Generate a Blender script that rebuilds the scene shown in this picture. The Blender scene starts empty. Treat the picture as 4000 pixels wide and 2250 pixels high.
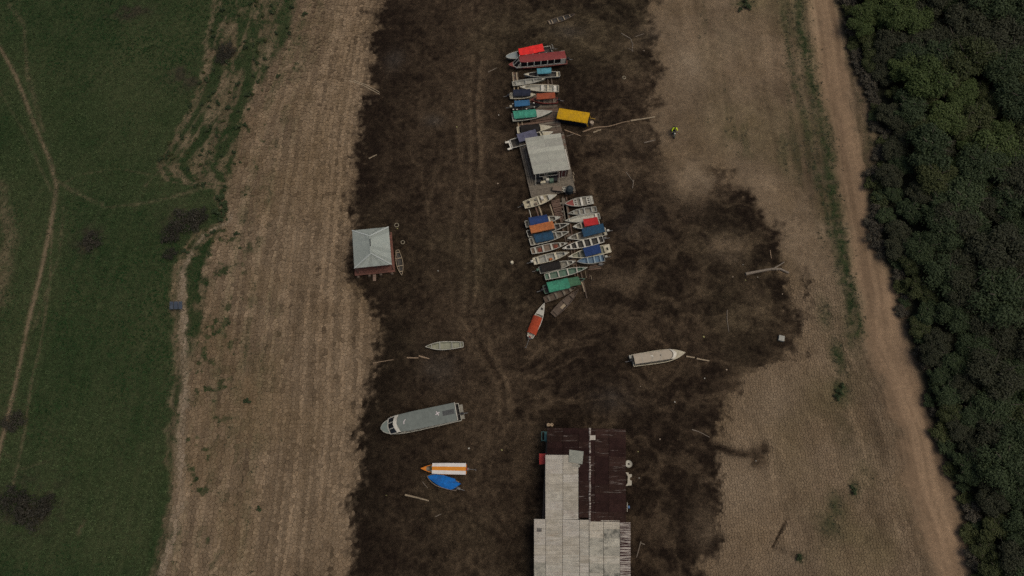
import bpy, bmesh, math, random
import numpy as np
from mathutils import Vector

random.seed(7); rng = np.random.default_rng(7)
R = math.radians
sc = bpy.context.scene
col = sc.collection

# ------------------------------------------------------------------ camera, world, sun, exposure
CAM_H, TILT, FPX = 90.0, R(20.0), 2703.0          # drone 90 m up, pitched 20 degrees off straight down, 24 mm lens
cd = bpy.data.cameras.new('camera'); cam = bpy.data.objects.new('camera', cd); col.objects.link(cam)
cam.location = (0, 0, CAM_H); cam.rotation_euler = (TILT, 0, 0)
cd.sensor_width = 36; cd.lens = FPX / 4000 * 36; cd.clip_start = 0.5; cd.clip_end = 6000
sc.camera = cam
SUN_EL, SUN_AZ = R(66), R(95)                     # azimuth clockwise from +y
w = bpy.data.worlds.new('World'); sc.world = w; w.use_nodes = True
wn = w.node_tree.nodes; wl = w.node_tree.links
bg = wn['Background']; sky = wn.new('ShaderNodeTexSky'); sky.sky_type = 'NISHITA'; sky.sun_disc = False
sky.sun_elevation = SUN_EL; sky.sun_rotation = SUN_AZ; sky.air_density = 1.0; sky.dust_density = 6.0; sky.ozone_density = 1.0
wl.new(sky.outputs[0], bg.inputs[0]); bg.inputs[1].default_value = 0.072
sd = bpy.data.lights.new('sun', 'SUN'); sun = bpy.data.objects.new('sun', sd); col.objects.link(sun)
sd.energy = 1.0; sd.angle = R(40); sd.color = (1.0, 0.93, 0.80)
sun.rotation_euler = Vector((math.sin(SUN_AZ) * math.cos(SUN_EL), math.cos(SUN_AZ) * math.cos(SUN_EL), math.sin(SUN_EL))).to_track_quat('Z', 'Y').to_euler()
sc.cycles.use_denoising = False
sc.view_settings.view_transform = 'Standard'; sc.view_settings.look = 'None'
sc.view_settings.exposure = 0.0; sc.view_settings.gamma = 1.0; sc.view_settings.use_curve_mapping = False

# ------------------------------------------------------------------ survey: picture position -> place on a level plane
ct, st = math.cos(TILT), math.sin(TILT)
def P(px, py, z=0.0):
    u = (px - 2000) / FPX; v = (1125 - py) / FPX
    t = (CAM_H - z) / (ct - v * st)
    return Vector((u * t, (v * ct + st) * t, z))
K = 4000 / 2576
def V(x, y, z=0.0): return P(x * K, y * K, z)

# ------------------------------------------------------------------ materials
MATS = {}
def mat(name, c, var=.18, scale=2.5, rough=.75, bump=.0, bscale=30, stain=None, samt=.5, sscale=.8, metal=0., spec=.3, orr=(.86, 1.12)):
    if name in MATS: return MATS[name]
    m = bpy.data.materials.new(name); m.use_nodes = True; n = m.node_tree.nodes; l = m.node_tree.links
    b = n['Principled BSDF']; b.inputs['Roughness'].default_value = rough; b.inputs['Metallic'].default_value = metal
    b.inputs['Specular IOR Level'].default_value = spec
    tc = n.new('ShaderNodeTexCoord')
    nz = n.new('ShaderNodeTexNoise'); nz.inputs['Scale'].default_value = scale; nz.inputs['Detail'].default_value = 6; nz.inputs['Roughness'].default_value = .65
    l.new(tc.outputs['Object'], nz.inputs['Vector'])
    rp = n.new('ShaderNodeValToRGB'); e = rp.color_ramp.elements
    e[0].position = .3; e[1].position = .7
    e[0].color = tuple(x * (1 - var) for x in c) + (1,); e[1].color = tuple(min(1, x * (1 + var)) for x in c) + (1,)
    l.new(nz.outputs['Fac'], rp.inputs[0]); out = rp.outputs[0]
    oi = n.new('ShaderNodeObjectInfo')
    hv = n.new('ShaderNodeHueSaturation'); mr = n.new('ShaderNodeMapRange')
    mr.inputs['To Min'].default_value, mr.inputs['To Max'].default_value = orr
    l.new(oi.outputs['Random'], mr.inputs['Value']); l.new(mr.outputs[0], hv.inputs['Value']); l.new(out, hv.inputs['Color']); out = hv.outputs[0]
    if stain:
        n2 = n.new('ShaderNodeTexNoise'); n2.inputs['Scale'].default_value = sscale; n2.inputs['Detail'].default_value = 8; n2.inputs['Roughness'].default_value = .7
        ad = n.new('ShaderNodeVectorMath'); ad.operation = 'ADD'; l.new(tc.outputs['Object'], ad.inputs[0])
        sx = n.new('ShaderNodeMath'); sx.operation = 'MULTIPLY'; sx.inputs[1].default_value = 37; l.new(oi.outputs['Random'], sx.inputs[0]); l.new(sx.outputs[0], ad.inputs[1])
        l.new(ad.outputs[0], n2.inputs['Vector'])
        r2 = n.new('ShaderNodeValToRGB'); r2.color_ramp.elements[0].position = .5; r2.color_ramp.elements[1].position = .66
        l.new(n2.outputs['Fac'], r2.inputs[0])
        ml = n.new('ShaderNodeMath'); ml.operation = 'MULTIPLY'; ml.inputs[1].default_value = samt; l.new(r2.outputs[0], ml.inputs[0])
        mx = n.new('ShaderNodeMix'); mx.data_type = 'RGBA'; mx.inputs[7].default_value = tuple(stain) + (1,)
        l.new(ml.outputs[0], mx.inputs[0]); l.new(out, mx.inputs[6]); out = mx.outputs[2]
    l.new(out, b.inputs['Base Color'])
    if bump:
        n3 = n.new('ShaderNodeTexNoise'); n3.inputs['Scale'].default_value = bscale; n3.inputs['Detail'].default_value = 4
        l.new(tc.outputs['Object'], n3.inputs['Vector'])
        bp = n.new('ShaderNodeBump'); bp.inputs['Strength'].default_value = bump; bp.inputs['Distance'].default_value = .05
        l.new(n3.outputs['Fac'], bp.inputs['Height']); l.new(bp.outputs[0], b.inputs['Normal'])
    MATS[name] = m
    return m

def ground_mat(name, fine=9.0, amp=.3, rough=.9, bump=.6, bscale=8., coarse=1.6, spec=.25, bdist=.12):
    m = bpy.data.materials.new(name); m.use_nodes = True; n = m.node_tree.nodes; l = m.node_tree.links
    b = n['Principled BSDF']; b.inputs['Roughness'].default_value = rough; b.inputs['Specular IOR Level'].default_value = spec
    at = n.new('ShaderNodeAttribute'); at.attribute_name = 'Col'
    tc = n.new('ShaderNodeTexCoord')
    fac = None
    for s, a in ((fine, amp), (coarse, amp * .9), (fine * .45, amp)):
        nz = n.new('ShaderNodeTexNoise'); nz.inputs['Scale'].default_value = s; nz.inputs['Detail'].default_value = 5; nz.inputs['Roughness'].default_value = .7
        l.new(tc.outputs['Object'], nz.inputs['Vector'])
        mr = n.new('ShaderNodeMapRange'); mr.inputs['From Min'].default_value = .25; mr.inputs['From Max'].default_value = .75
        mr.inputs['To Min'].default_value = 1 - a; mr.inputs['To Max'].default_value = 1 + a
        l.new(nz.outputs['Fac'], mr.inputs['Value'])
        if fac is None: fac = mr.outputs[0]
        else:
            mm = n.new('ShaderNodeMath'); mm.operation = 'MULTIPLY'; l.new(fac, mm.inputs[0]); l.new(mr.outputs[0], mm.inputs[1]); fac = mm.outputs[0]
    vm = n.new('ShaderNodeVectorMath'); vm.operation = 'SCALE'; l.new(at.outputs['Color'], vm.inputs[0]); l.new(fac, vm.inputs['Scale'])
    l.new(vm.outputs[0], b.inputs['Base Color'])
    n3 = n.new('ShaderNodeTexNoise'); n3.inputs['Scale'].default_value = bscale; n3.inputs['Detail'].default_value = 8; n3.inputs['Roughness'].default_value = .75
    l.new(tc.outputs['Object'], n3.inputs['Vector'])
    bp = n.new('ShaderNodeBump'); bp.inputs['Strength'].default_value = bump; bp.inputs['Distance'].default_value = bdist
    l.new(n3.outputs['Fac'], bp.inputs['Height']); l.new(bp.outputs[0], b.inputs['Normal'])
    return m

# ------------------------------------------------------------------ mesh helpers
def link(o, parent=None):
    col.objects.link(o)
    if parent is not None: o.parent = parent
    return o
def tag(o, label=None, cat=None, group=None, kind=None):
    if label: o['label'] = label
    if cat: o['category'] = cat
    if group: o['group'] = group
    if kind: o['kind'] = kind
    return o
def thing(name, label, cat, loc=(0, 0, 0), rz=0., group=None):
    o = bpy.data.objects.new(name, None); o.empty_display_size = .3; col.objects.link(o)
    o.location = loc; o.rotation_euler = (0, 0, rz)
    return tag(o, label, cat, group)

class MB:
    def __init__(s): s.v = []; s.f = []
    def quad(s, a, b, c, d):
        i = len(s.v); s.v += [tuple(a), tuple(b), tuple(c), tuple(d)]; s.f.append((i, i + 1, i + 2, i + 3)); return s
    def hexa(s, b4, t4):
        i = len(s.v); s.v += [tuple(p) for p in b4] + [tuple(p) for p in t4]
        s.f += [(i + 3, i + 2, i + 1, i), (i + 4, i + 5, i + 6, i + 7)] + [(i + k, i + (k + 1) % 4, i + 4 + (k + 1) % 4, i + 4 + k) for k in range(4)]
        return s
    def box(s, x0, x1, y0, y1, z0, z1, ch=0.):
        b = [(x0, y0, z0), (x1, y0, z0), (x1, y1, z0), (x0, y1, z0)]
        if ch:
            t1 = [(x0, y0, z1 - ch), (x1, y0, z1 - ch), (x1, y1, z1 - ch), (x0, y1, z1 - ch)]
            s.hexa(b, t1)
            i = len(s.v); s.v += t1 + [(x0 + ch, y0 + ch, z1), (x1 - ch, y0 + ch, z1), (x1 - ch, y1 - ch, z1), (x0 + ch, y1 - ch, z1)]
            s.f += [(i + k, i + (k + 1) % 4, i + 4 + (k + 1) % 4, i + 4 + k) for k in range(4)] + [(i + 4, i + 5, i + 6, i + 7)]
            return s
        return s.hexa(b, [(x0, y0, z1), (x1, y0, z1), (x1, y1, z1), (x0, y1, z1)])
    def slab(s, poly, z0, z1):
        n = len(poly); i = len(s.v)
        s.v += [(p[0], p[1], z0) for p in poly] + [(p[0], p[1], z1) for p in poly]
        s.f.append(tuple(range(i + n - 1, i - 1, -1))); s.f.append(tuple(range(i + n, i + 2 * n)))
        s.f += [(i + k, i + (k + 1) % n, i + n + (k + 1) % n, i + n + k) for k in range(n)]
        return s
    def bar(s, p, q, wd, h):
        p, q = Vector(p), Vector(q); d = (q - p).normalized()
        up = Vector((0, 0, 1)) if abs(d.z) < .95 else Vector((1, 0, 0))
        a = d.cross(up).normalized() * wd / 2; b = a.cross(d).normalized() * h / 2
        return s.hexa([p - a - b, p + a - b, q + a - b, q - a - b], [p - a + b, p + a + b, q + a + b, q - a + b])
    def tube(s, pts, r, n=6, caps=True):
        pts = [Vector(p) for p in pts]; rs = r if isinstance(r, (list, tuple)) else [r] * len(pts)
        i0 = len(s.v)
        for k, p in enumerate(pts):
            d = (pts[min(k + 1, len(pts) - 1)] - pts[max(k - 1, 0)]).normalized()
            up = Vector((0, 0, 1)) if abs(d.z) < .9 else Vector((1, 0, 0))
            a = d.cross(up).normalized(); b = a.cross(d)
            for j in range(n):
                an = 2 * math.pi * j / n
                s.v.append(tuple(p + (a * math.cos(an) + b * math.sin(an)) * rs[k]))
        for k in range(len(pts) - 1):
            for j in range(n):
                s.f.append((i0 + k * n + j, i0 + k * n + (j + 1) % n, i0 + (k + 1) * n + (j + 1) % n, i0 + (k + 1) * n + j))
        if caps:
            s.f.append(tuple(i0 + j for j in range(n - 1, -1, -1))); s.f.append(tuple(i0 + (len(pts) - 1) * n + j for j in range(n)))
        return s
    def surf(s, rows, th=.0):
        nr, nc = len(rows), len(rows[0]); i = len(s.v)
        for r_ in rows: s.v += [tuple(p) for p in r_]
        for a in range(nr - 1):
            for b in range(nc - 1):
                s.f.append((i + a * nc + b, i + a * nc + b + 1, i + (a + 1) * nc + b + 1, i + (a + 1) * nc + b))
        if th:
            j = len(s.v)
            for r_ in rows: s.v += [(p[0], p[1], p[2] - th) for p in r_]
            for a in range(nr - 1):
                for b in range(nc - 1):
                    s.f.append((j + a * nc + b, j + (a + 1) * nc + b, j + (a + 1) * nc + b + 1, j + a * nc + b + 1))
            ring = [(0, b) for b in range(nc)] + [(a, nc - 1) for a in range(1, nr)] + [(nr - 1, b) for b in range(nc - 2, -1, -1)] + [(a, 0) for a in range(nr - 2, 0, -1)]
            for k in range(len(ring)):
                a, b = ring[k]; c, d = ring[(k + 1) % len(ring)]
                s.f.append((i + a * nc + b, j + a * nc + b, j + c * nc + d, i + c * nc + d))
        return s
    def mesh(s, name, origin=None):
        me = bpy.data.meshes.new(name)
        vs = s.v if origin is None else [(p[0] - origin[0], p[1] - origin[1], p[2] - origin[2]) for p in s.v]
        me.from_pydata(vs, [], s.f); me.validate(); me.update()
        return me
    def build(s, name, m, parent=None, origin=None, smooth=False):
        me = s.mesh(name, origin); me.materials.append(m)
        if smooth: me.shade_smooth()
        return link(bpy.data.objects.new(name, me), parent)

def np_mesh(name, verts, faces, m=None, colr=None, smooth=False):
    """verts Nx3 array, faces Mxk array."""
    me = bpy.data.meshes.new(name); nf, k = faces.shape
    me.vertices.add(len(verts)); me.vertices.foreach_set('co', np.ascontiguousarray(verts, dtype=np.float32).ravel())
    me.loops.add(nf * k); me.loops.foreach_set('vertex_index', np.ascontiguousarray(faces, dtype=np.int32).ravel())
    me.polygons.add(nf); me.polygons.foreach_set('loop_start', np.arange(0, nf * k, k, dtype=np.int32))
    me.update(calc_edges=True)
    if smooth: me.polygons.foreach_set('use_smooth', np.ones(nf, dtype=bool))
    if colr is not None:
        a = me.color_attributes.new('Col', 'FLOAT_COLOR', 'POINT')
        c4 = np.ones((len(verts), 4), dtype=np.float32); c4[:, :3] = colr
        a.data.foreach_set('color', c4.ravel())
    if m: me.materials.append(m)
    return me

# ------------------------------------------------------------------ noise
_tab = rng.random((256, 256)).astype(np.float32)
def vnoise(x, y):
    xi = np.floor(x).astype(int); yi = np.floor(y).astype(int); fx = x - xi; fy = y - yi
    fx = fx * fx * (3 - 2 * fx); fy = fy * fy * (3 - 2 * fy)
    a = _tab[xi & 255, yi & 255]; b = _tab[(xi + 1) & 255, yi & 255]; c = _tab[xi & 255, (yi + 1) & 255]; d = _tab[(xi + 1) & 255, (yi + 1) & 255]
    return (a * (1 - fx) + b * fx) * (1 - fy) + (c * (1 - fx) + d * fx) * fy
def fbm(x, y, s, o=4, seed=0):
    t = 0; a = .5; tot = 0
    for k in range(o):
        t = t + a * vnoise(x * s + 17.3 * seed + 5.1 * k, y * s + 9.7 * seed + 3.3 * k); tot += a; a *= .55; s *= 2.03
    return t / tot
def sm(a, b, x):
    t = np.clip((x - a) / (b - a), 0, 1); return t * t * (3 - 2 * t)

# ------------------------------------------------------------------ the lie of the land
def border(pts, z):
    q = sorted([(V(x, y, z).y, V(x, y, z).x) for y, x in pts])
    ys = np.array([a for a, b in q]); xs = np.array([b for a, b in q])
    return lambda yy: np.interp(yy, ys, xs)
bG = border([(-60, 555), (0, 545), (100, 525), (180, 522), (280, 480), (350, 440), (420, 395), (455, 420), (475, 545), (555, 560), (585, 500), (625, 468), (680, 440), (750, 437), (850, 440), (950, 447), (1000, 440), (1100, 430), (1200, 432), (1260, 435), (1300, 420), (1350, 410), (1449, 378), (1600, 350)], 1.5)
bM = border([(-60, 752), (0, 748), (80, 735), (150, 695), (220, 650), (300, 615), (400, 590), (500, 572), (560, 565), (600, 545), (680, 520), (780, 520), (860, 495), (950, 475), (1050, 462), (1150, 452), (1250, 440), (1300, 440), (1449, 400), (1600, 370)], 1.4)
bW = border([(-60, 948), (0, 950), (40, 955), (100, 940), (180, 930), (240, 925), (330, 905), (400, 893), (450, 885), (500, 880), (540, 890), (600, 885), (680, 870), (720, 885), (760, 920), (820, 935), (880, 935), (950, 935), (1000, 925), (1050, 910), (1120, 905), (1200, 905), (1300, 890), (1400, 880), (1449, 865), (1600, 840)], .1)
bE = border([(-60, 1650), (0, 1650), (60, 1630), (130, 1640), (180, 1665), (260, 1665), (310, 1640), (350, 1655), (395, 1710), (420, 1790), (470, 1862), (530, 1915), (600, 1950), (680, 1982), (750, 1995), (850, 2002), (905, 2005), (918, 1930), (940, 1880), (980, 1855), (1050, 1820), (1100, 1790), (1150, 1785), (1200, 1795), (1260, 1810), (1320, 1800), (1400, 1780), (1449, 1770), (1600, 1750)], .15)
bR0 = border([(-60, 2030), (0, 2036), (200, 2062), (400, 2096), (600, 2132), (750, 2160), (850, 2168), (950, 2208), (1100, 2262), (1250, 2292), (1350, 2330), (1449, 2352), (1600, 2380)], 1.2)
bR1 = border([(-60, 2098), (0, 2100), (200, 2140), (400, 2172), (500, 2185), (600, 2205), (680, 2245), (800, 2278), (900, 2310), (1000, 2330), (1100, 2358), (1200, 2398), (1300, 2425), (1449, 2450), (1600, 2480)], 1.3)
bF = border([(-60, 2125), (0, 2128), (100, 2140), (200, 2178), (260, 2195), (330, 2215), (400, 2205), (480, 2205), (600, 2215), (700, 2275), (800, 2290), (950, 2335), (1100, 2375), (1200, 2408), (1300, 2436), (1449, 2458), (1600, 2490)], 1.4)

sW = border([(-60, 965), (0, 955), (300, 915), (700, 903), (1100, 905), (1449, 872), (1600, 850)], .1)
sM = border([(-60, 775), (0, 755), (300, 625), (600, 545), (900, 482), (1200, 440), (1449, 400), (1600, 380)], 1.4)
def poly_d(x, y, pts, z=0.):
    q = [V(a, b, z) for a, b in pts]; d = np.full(x.shape, 1e9)
    for p0, p1 in zip(q[:-1], q[1:]):
        dx, dy = p1.x - p0.x, p1.y - p0.y
        t = np.clip(((x - p0.x) * dx + (y - p0.y) * dy) / (dx * dx + dy * dy), 0, 1)
        d = np.minimum(d, np.hypot(x - p0.x - t * dx, y - p0.y - t * dy))
    return d
def blob(x, y, vx, vy, r, ry=None):
    c = V(vx, vy, .3); s = 1 / 18.2
    return np.exp(-(((x - c.x) / (r * s)) ** 2 + ((y - c.y) / ((ry or r) * s * 1.12)) ** 2))

GULLY = [(1190, -40), (1205, 100), (1190, 250), (1198, 400), (1182, 550), (1188, 700), (1175, 800), (1215, 880), (1262, 960), (1270, 1050), (1222, 1150), (1200, 1300), (1190, 1480)]
GULLY2 = [(1262, 960), (1330, 915), (1400, 860), (1470, 828)]
PATH1 = [(-20, 90), (0, 120), (40, 190), (90, 320), (125, 400), (143, 470), (130, 560), (105, 680), (75, 800), (50, 920), (25, 1030), (0, 1130), (-15, 1200)]
PATH2 = [(132, 560), (126, 720), (100, 880), (80, 960), (60, 1100), (30, 1240)]
PATH3 = [(143, 455), (200, 490), (270, 521), (350, 514)]
LEFT_TAN = [(-5, 470), (18, 560), (12, 690), (-10, 760)]

def g0rut(x, y): return fbm(x - bR0(y), y * .07, .55, 4, 19) - .5
def land(x, y):
    """height and soil masks for arrays of positions."""
    g = {}
    n1 = fbm(x, y, .11, 4, 1) - .5; n2 = fbm(x, y, .5, 4, 2) - .5; n3 = fbm(x, y, 1.7, 3, 3) - .5
    n4 = fbm(x, y, .045, 3, 4) - .5
    dW = bW(y) - x                       # > 0 on the left bank
    dE = x - bE(y)                       # > 0 on the right bank
    warp = n1 * 2.2 + n2 * 1.6 + n3 * .5
    dryL = sm(-1.3, 1.5, dW + warp * .9 + n2 * 1.5 + n3 * 3.2)
    dryR = sm(-1.5, 2.0, dE + warp * 2.0 + n2 * 3.0 + n3 * 2.0)
    # a tongue of dry mud, a few drying humps, and a wet seep on the right bank
    dryR = np.maximum(dryR, 1.1 * blob(x, y, 1735, 430, 62, 75) * (1 + n2 * 1.4)) * 1.0
    for vx, vy, r, ry, a in ((1830, 622, 42, 38, .55), (1560, 700, 60, 30, .22), (1480, 640, 50, 60, .18), (1640, 80, 55, 40, .3), (1500, 335, 90, 30, .18), (1620, 340, 40, 30, .35), (1600, 110, 60, 15, .35), (1775, 1330, 30, 40, .38), (1555, 410, 45, 40, .16), (1480, 750, 40, 60, .16), (1900, 750, 30, 45, .22)):
        dryR = np.maximum(dryR, a * blob(x, y, vx, vy, r, ry) * (1 + n2 * 2.2))
    seep = np.maximum(blob(x, y, 1905, 1150, 24, 26), blob(x, y, 1922, 1128, 16, 16))
    seep = np.maximum(seep, .85 * np.exp(-(poly_d(x, y, [(1720, 1090), (1790, 1122), (1850, 1140), (1905, 1148)]) / .7) ** 2))
    seep = np.maximum(seep, .9 * np.exp(-(poly_d(x, y, [(1975, 1310), (1941, 1375)]) / .21) ** 2))
    seep = np.maximum(seep, .35 * np.exp(-(poly_d(x, y, [(1941, 1375), (1985, 1392), (2010, 1400)]) / .4) ** 2))
    trail = np.zeros(x.shape)
    for pl in ([(600, 492), (700, 488), (800, 490), (890, 478)], [(690, 905), (790, 908), (860, 912), (935, 905)], [(620, 1040), (740, 1120), (900, 1130)], [(560, 700), (640, 760), (700, 840)], [(700, 170), (800, 190), (880, 204)]): trail = np.maximum(trail, np.exp(-((poly_d(x, y, pl, .6) + n2 * .5) / .3) ** 2) * sm(-.02, .16, n3 + n2 * .5))
    g['trail'] = trail
    seepL = np.maximum(.9 * np.exp(-(poly_d(x, y, [(915, 33), (960, 38)]) / .55) ** 2), .7 * np.exp(-(poly_d(x, y, [(900, 455), (925, 490)]) / .5) ** 2))
    dryR = np.clip(dryR, 0, 1) * (1 - .97 * np.clip(seep * 1.2, 0, 1)); dryL = dryL * (1 - .8 * seepL)
    g['seep'] = seep
    dry = np.maximum(dryL, dryR)
    # height
    wl_ = np.maximum(bW(y) - bM(y), 4)
    fL = np.clip(dW / wl_, 0, 1.6); fR = np.clip(dE / 22., 0, 1.6)
    z = 1.35 * np.clip(fL, 0, 1) ** .9 * (dW > 0) + .25 * np.clip(fL - 1, 0, 1)
    z = z + (1.15 * np.clip(fR, 0, 1) ** .9 * (dE > 0) + .5 * np.clip(fR - 1, 0, 1))
    fS = (sW(y) - x) / (sW(y) - sM(y)); g['fS'] = fS
    ph = fS * 17 + n4 * 2.6 + n1 * .7                       # old waterlines: shallow terraces along the left bank
    saw = ph - np.floor(ph)
    terr = (saw - .5) * .15 * sm(.05, .15, fL) * (1 - sm(.95, 1.1, fL))
    z = z + terr + n1 * .12 + n2 * .09 * (1 - .4 * dry) + n3 * .04
    dg = poly_d(x, y, GULLY) + n2 * .5; dg2 = poly_d(x, y, GULLY2) + n2 * .5
    gam = np.clip(.6 + n1 * 2.5, .1, 1.2)
    z = z - .11 * gam * np.exp(-(dg / .2) ** 2) + .08 * gam * np.exp(-((dg - .6) / .35) ** 2) - .08 * np.exp(-(dg2 / .25) ** 2) - .12 * np.clip(seep, 0, 1)
    ruts = np.zeros(x.shape)
    for pl, wd_ in (([(1160, -20), (1150, 200), (1160, 420), (1130, 640), (1140, 800), (1200, 900)], .3), ([(1225, 60), (1212, 300), (1215, 560), (1205, 760), (1240, 880), (1290, 1000)], .25), ([(1310, 960), (1420, 880), (1520, 800)], .22), ([(1290, 1000), (1260, 1100), (1180, 1200), (1150, 1449)], .3), ([(1300, 950), (1380, 845), (1450, 760)], .2), ([(1330, 960), (1450, 900), (1560, 890)], .2), ([(1100, 420), (1075, 520), (1090, 660), (1060, 800)], .35), ([(1480, 820), (1600, 800), (1720, 740), (1850, 690)], .3), ([(1500, 700), (1620, 760), (1700, 850)], .3), ([(1420, 1010), (1560, 960), (1700, 1000), (1760, 1060)], .3), ([(1000, 380), (1060, 420), (1070, 560)], .3), ([(1540, 440), (1600, 520), (1640, 640), (1760, 690)], .3)):
        ruts = np.maximum(ruts, np.exp(-((poly_d(x, y, pl) + n2 * 1.6) / wd_) ** 2) * np.clip(.55 + n1 * 2.5 + n2 * 1.5, 0, 1))
    z = z - .06 * ruts
    g.update(ruts=ruts, x=x, y=y, n1=n1, n2=n2, n3=n3, n4=n4, dry=dry, dryL=dryL, dryR=dryR, fL=fL, fR=fR, saw=saw, dg=dg, dg2=dg2, dW=dW, dE=dE, z=z)
    # vegetation cover
    dG = bG(y) - x; dM = bM(y) - x
    full = sm(-.5, .9, dG + n2 * 1.6 + n3 * .9)
    fB = (x - bG(y)) / np.maximum(bM(y) - bG(y), 1.5)
    lines = fbm(fB * np.maximum(bM(y) - bG(y), 1.5), y * .09, .95, 4, 8) - .5      # weeds in lines between the old waterlines
    band = sm(-.6, .8, dM + n2 * 2) * (1 - full)
    cover = np.clip(.86 + lines * 3.2 + (fbm(x, y, .8, 4, 9) - .5) * 2.4 + .18 * sm(55, 80, y), 0, 1)
    veg = np.maximum(full, band * np.maximum(cover, .42))
    linL = fbm(fS * 33 + n1 * .8, y * .022, 1.2, 4, 13) - .5; g['linL'] = linL
    veg = np.maximum(veg, np.clip(.10 + lines * .5 + linL * 1.3 + n2 * 1.0, 0, .55) * sm(.35, .8, fL) * (dW > 0) * (1 - full))
    veg = np.maximum(veg, .85 * sm(.15, .22, fbm(x, y, .8, 3, 12) - .5) * sm(.55, .9, fL) * (dW > 0) * (1 - full))
    g['sand'] = np.exp(-((dG + 1.0 + n2 * 1.2) / .55) ** 2) * sm(48, 40, y) * np.clip(.75 + n2 * 2, 0, 1)
    veg = veg * (1 - .85 * g['sand'])
    brk = np.clip(.75 + n2 * 1.6 + n1 * 1.2, .15, 1)
    pth = np.maximum(.9 * brk * np.exp(-((poly_d(x, y, PATH1, 1.5) + n2 * .5) / .27) ** 2), .42 * brk * np.exp(-((poly_d(x, y, PATH2, 1.5) + n2 * .4) / .15) ** 2))
    pth = np.maximum(pth, .4 * brk * np.exp(-((poly_d(x, y, PATH3, 1.5) + n2 * .8) / .26) ** 2))
    pth = np.maximum(pth, .5 * brk * np.exp(-((poly_d(x, y, LEFT_TAN, 1.5) + n2 * 2.5) / 1.1) ** 2))
    pth = np.maximum(pth, .6 * brk * np.exp(-((poly_d(x, y, [(640, 10), (610, 110), (560, 215), (500, 290), (440, 385), (370, 465)], 1.5) + n2 * .9) / .22) ** 2))
    pth = np.maximum(pth, .6 * brk * np.exp(-((poly_d(x, y, [(575, 30), (545, 90), (522, 200), (480, 290), (430, 370)], 1.5) + n2 * .8) / .18) ** 2))
    for pl, a_, wd_ in (([(143, 470), (200, 440), (300, 425), (380, 440)], .28, .2), ([(0, 230), (60, 330), (100, 420), (130, 480)], .3, .2), ([(60, 900), (110, 760), (150, 640), (160, 520)], .25, .18), ([(20, 10), (60, 60), (70, 190), (110, 330)], .35, .3), ([(350, 514), (420, 500), (520, 470)], .3, .25), ([(0, 1130), (60, 1180), (120, 1160)], .25, .2), ([(200, 1340), (205, 1325), (215, 1310)], .35, .3)): pth = np.maximum(pth, a_ * brk * np.exp(-((poly_d(x, y, pl, 1.5) + n2 * .8) / wd_) ** 2))
    g['path'] = pth * (dM > -1)
    veg = veg * (1 - .93 * np.clip(pth * 1.25, 0, 1))
    # right bank: two weedy strips left of the road
    vr = np.exp(-((poly_d(x, y, [(2012, -30), (2010, 60), (2040, 200), (2075, 330), (2095, 480), (2118, 600), (2140, 720), (2160, 830)], 1.1) + n2 * 1.6) / 1.15) ** 2) * .95
    vr = np.maximum(vr, .7 * np.exp(-((poly_d(x, y, [(1970, 20), (1985, 140), (2005, 240), (2030, 330), (2052, 420), (2085, 540), (2110, 660)], 1.) + n2 * 1.6) / .6) ** 2))
    for vx, vy, r, ry, a in ((2075, 790, 16, 35, .9), (2108, 900, 18, 45, .95), (2112, 985, 18, 28, 1.), (2140, 830, 22, 60, .7), (2145, 1235, 14, 18, 1.), (2100, 1275, 20, 30, .7), (2085, 1320, 30, 30, .6), (2070, 560, 25, 60, .25), (1870, 14, 30, 12, 1.), (2010, 1405, 9, 9, 1.), (2120, 1090, 25, 60, .25), (2170, 1180, 30, 60, .25)):
        vr = np.maximum(vr, a * blob(x, y, vx, vy, r, ry))
    vr = np.maximum(vr, .35 * sm(.06, .2, g0rut(x, y) + n2 * .3) * sm(6, 12, dE) * (x < bR0(y)) * sm(20, 40, y))
    vr = vr * (.5 + .5 * sm(-.2, .14, n3 + n2 * .7 + .04))
    g['vr'] = vr
    dF = x - bF(y)
    g['forest'] = sm(-1.2, .8, dF + n2 * 2)
    rd0 = x - bR0(y); rd1 = bR1(y) - x
    g['road'] = sm(-1.1, 1.3, rd0 + n2 * 2.2 + n1 * 1.5) * sm(-.6, 1.0, rd1 + n2 * 2.2)
    g['rut'] = fbm(rd0 + n1, y * .035, 1.3, 4, 15) - .5
    verge = sm(-3.5, 0, dF + n2 * 2) * (1 - g['road'])
    g['verge'] = verge
    g['veg'] = np.clip(np.maximum(np.maximum(veg, vr), .5 * verge * sm(-.1, .15, n2 + n3)), 0, 1); g['full'] = full
    z = z + .06 * g['full'] - .05 * g['road'] - .04 * g['path']
    g['z'] = z
    return g
def gz(x, y): return float(land(np.array([x]), np.array([y]))['z'][0])

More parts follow.
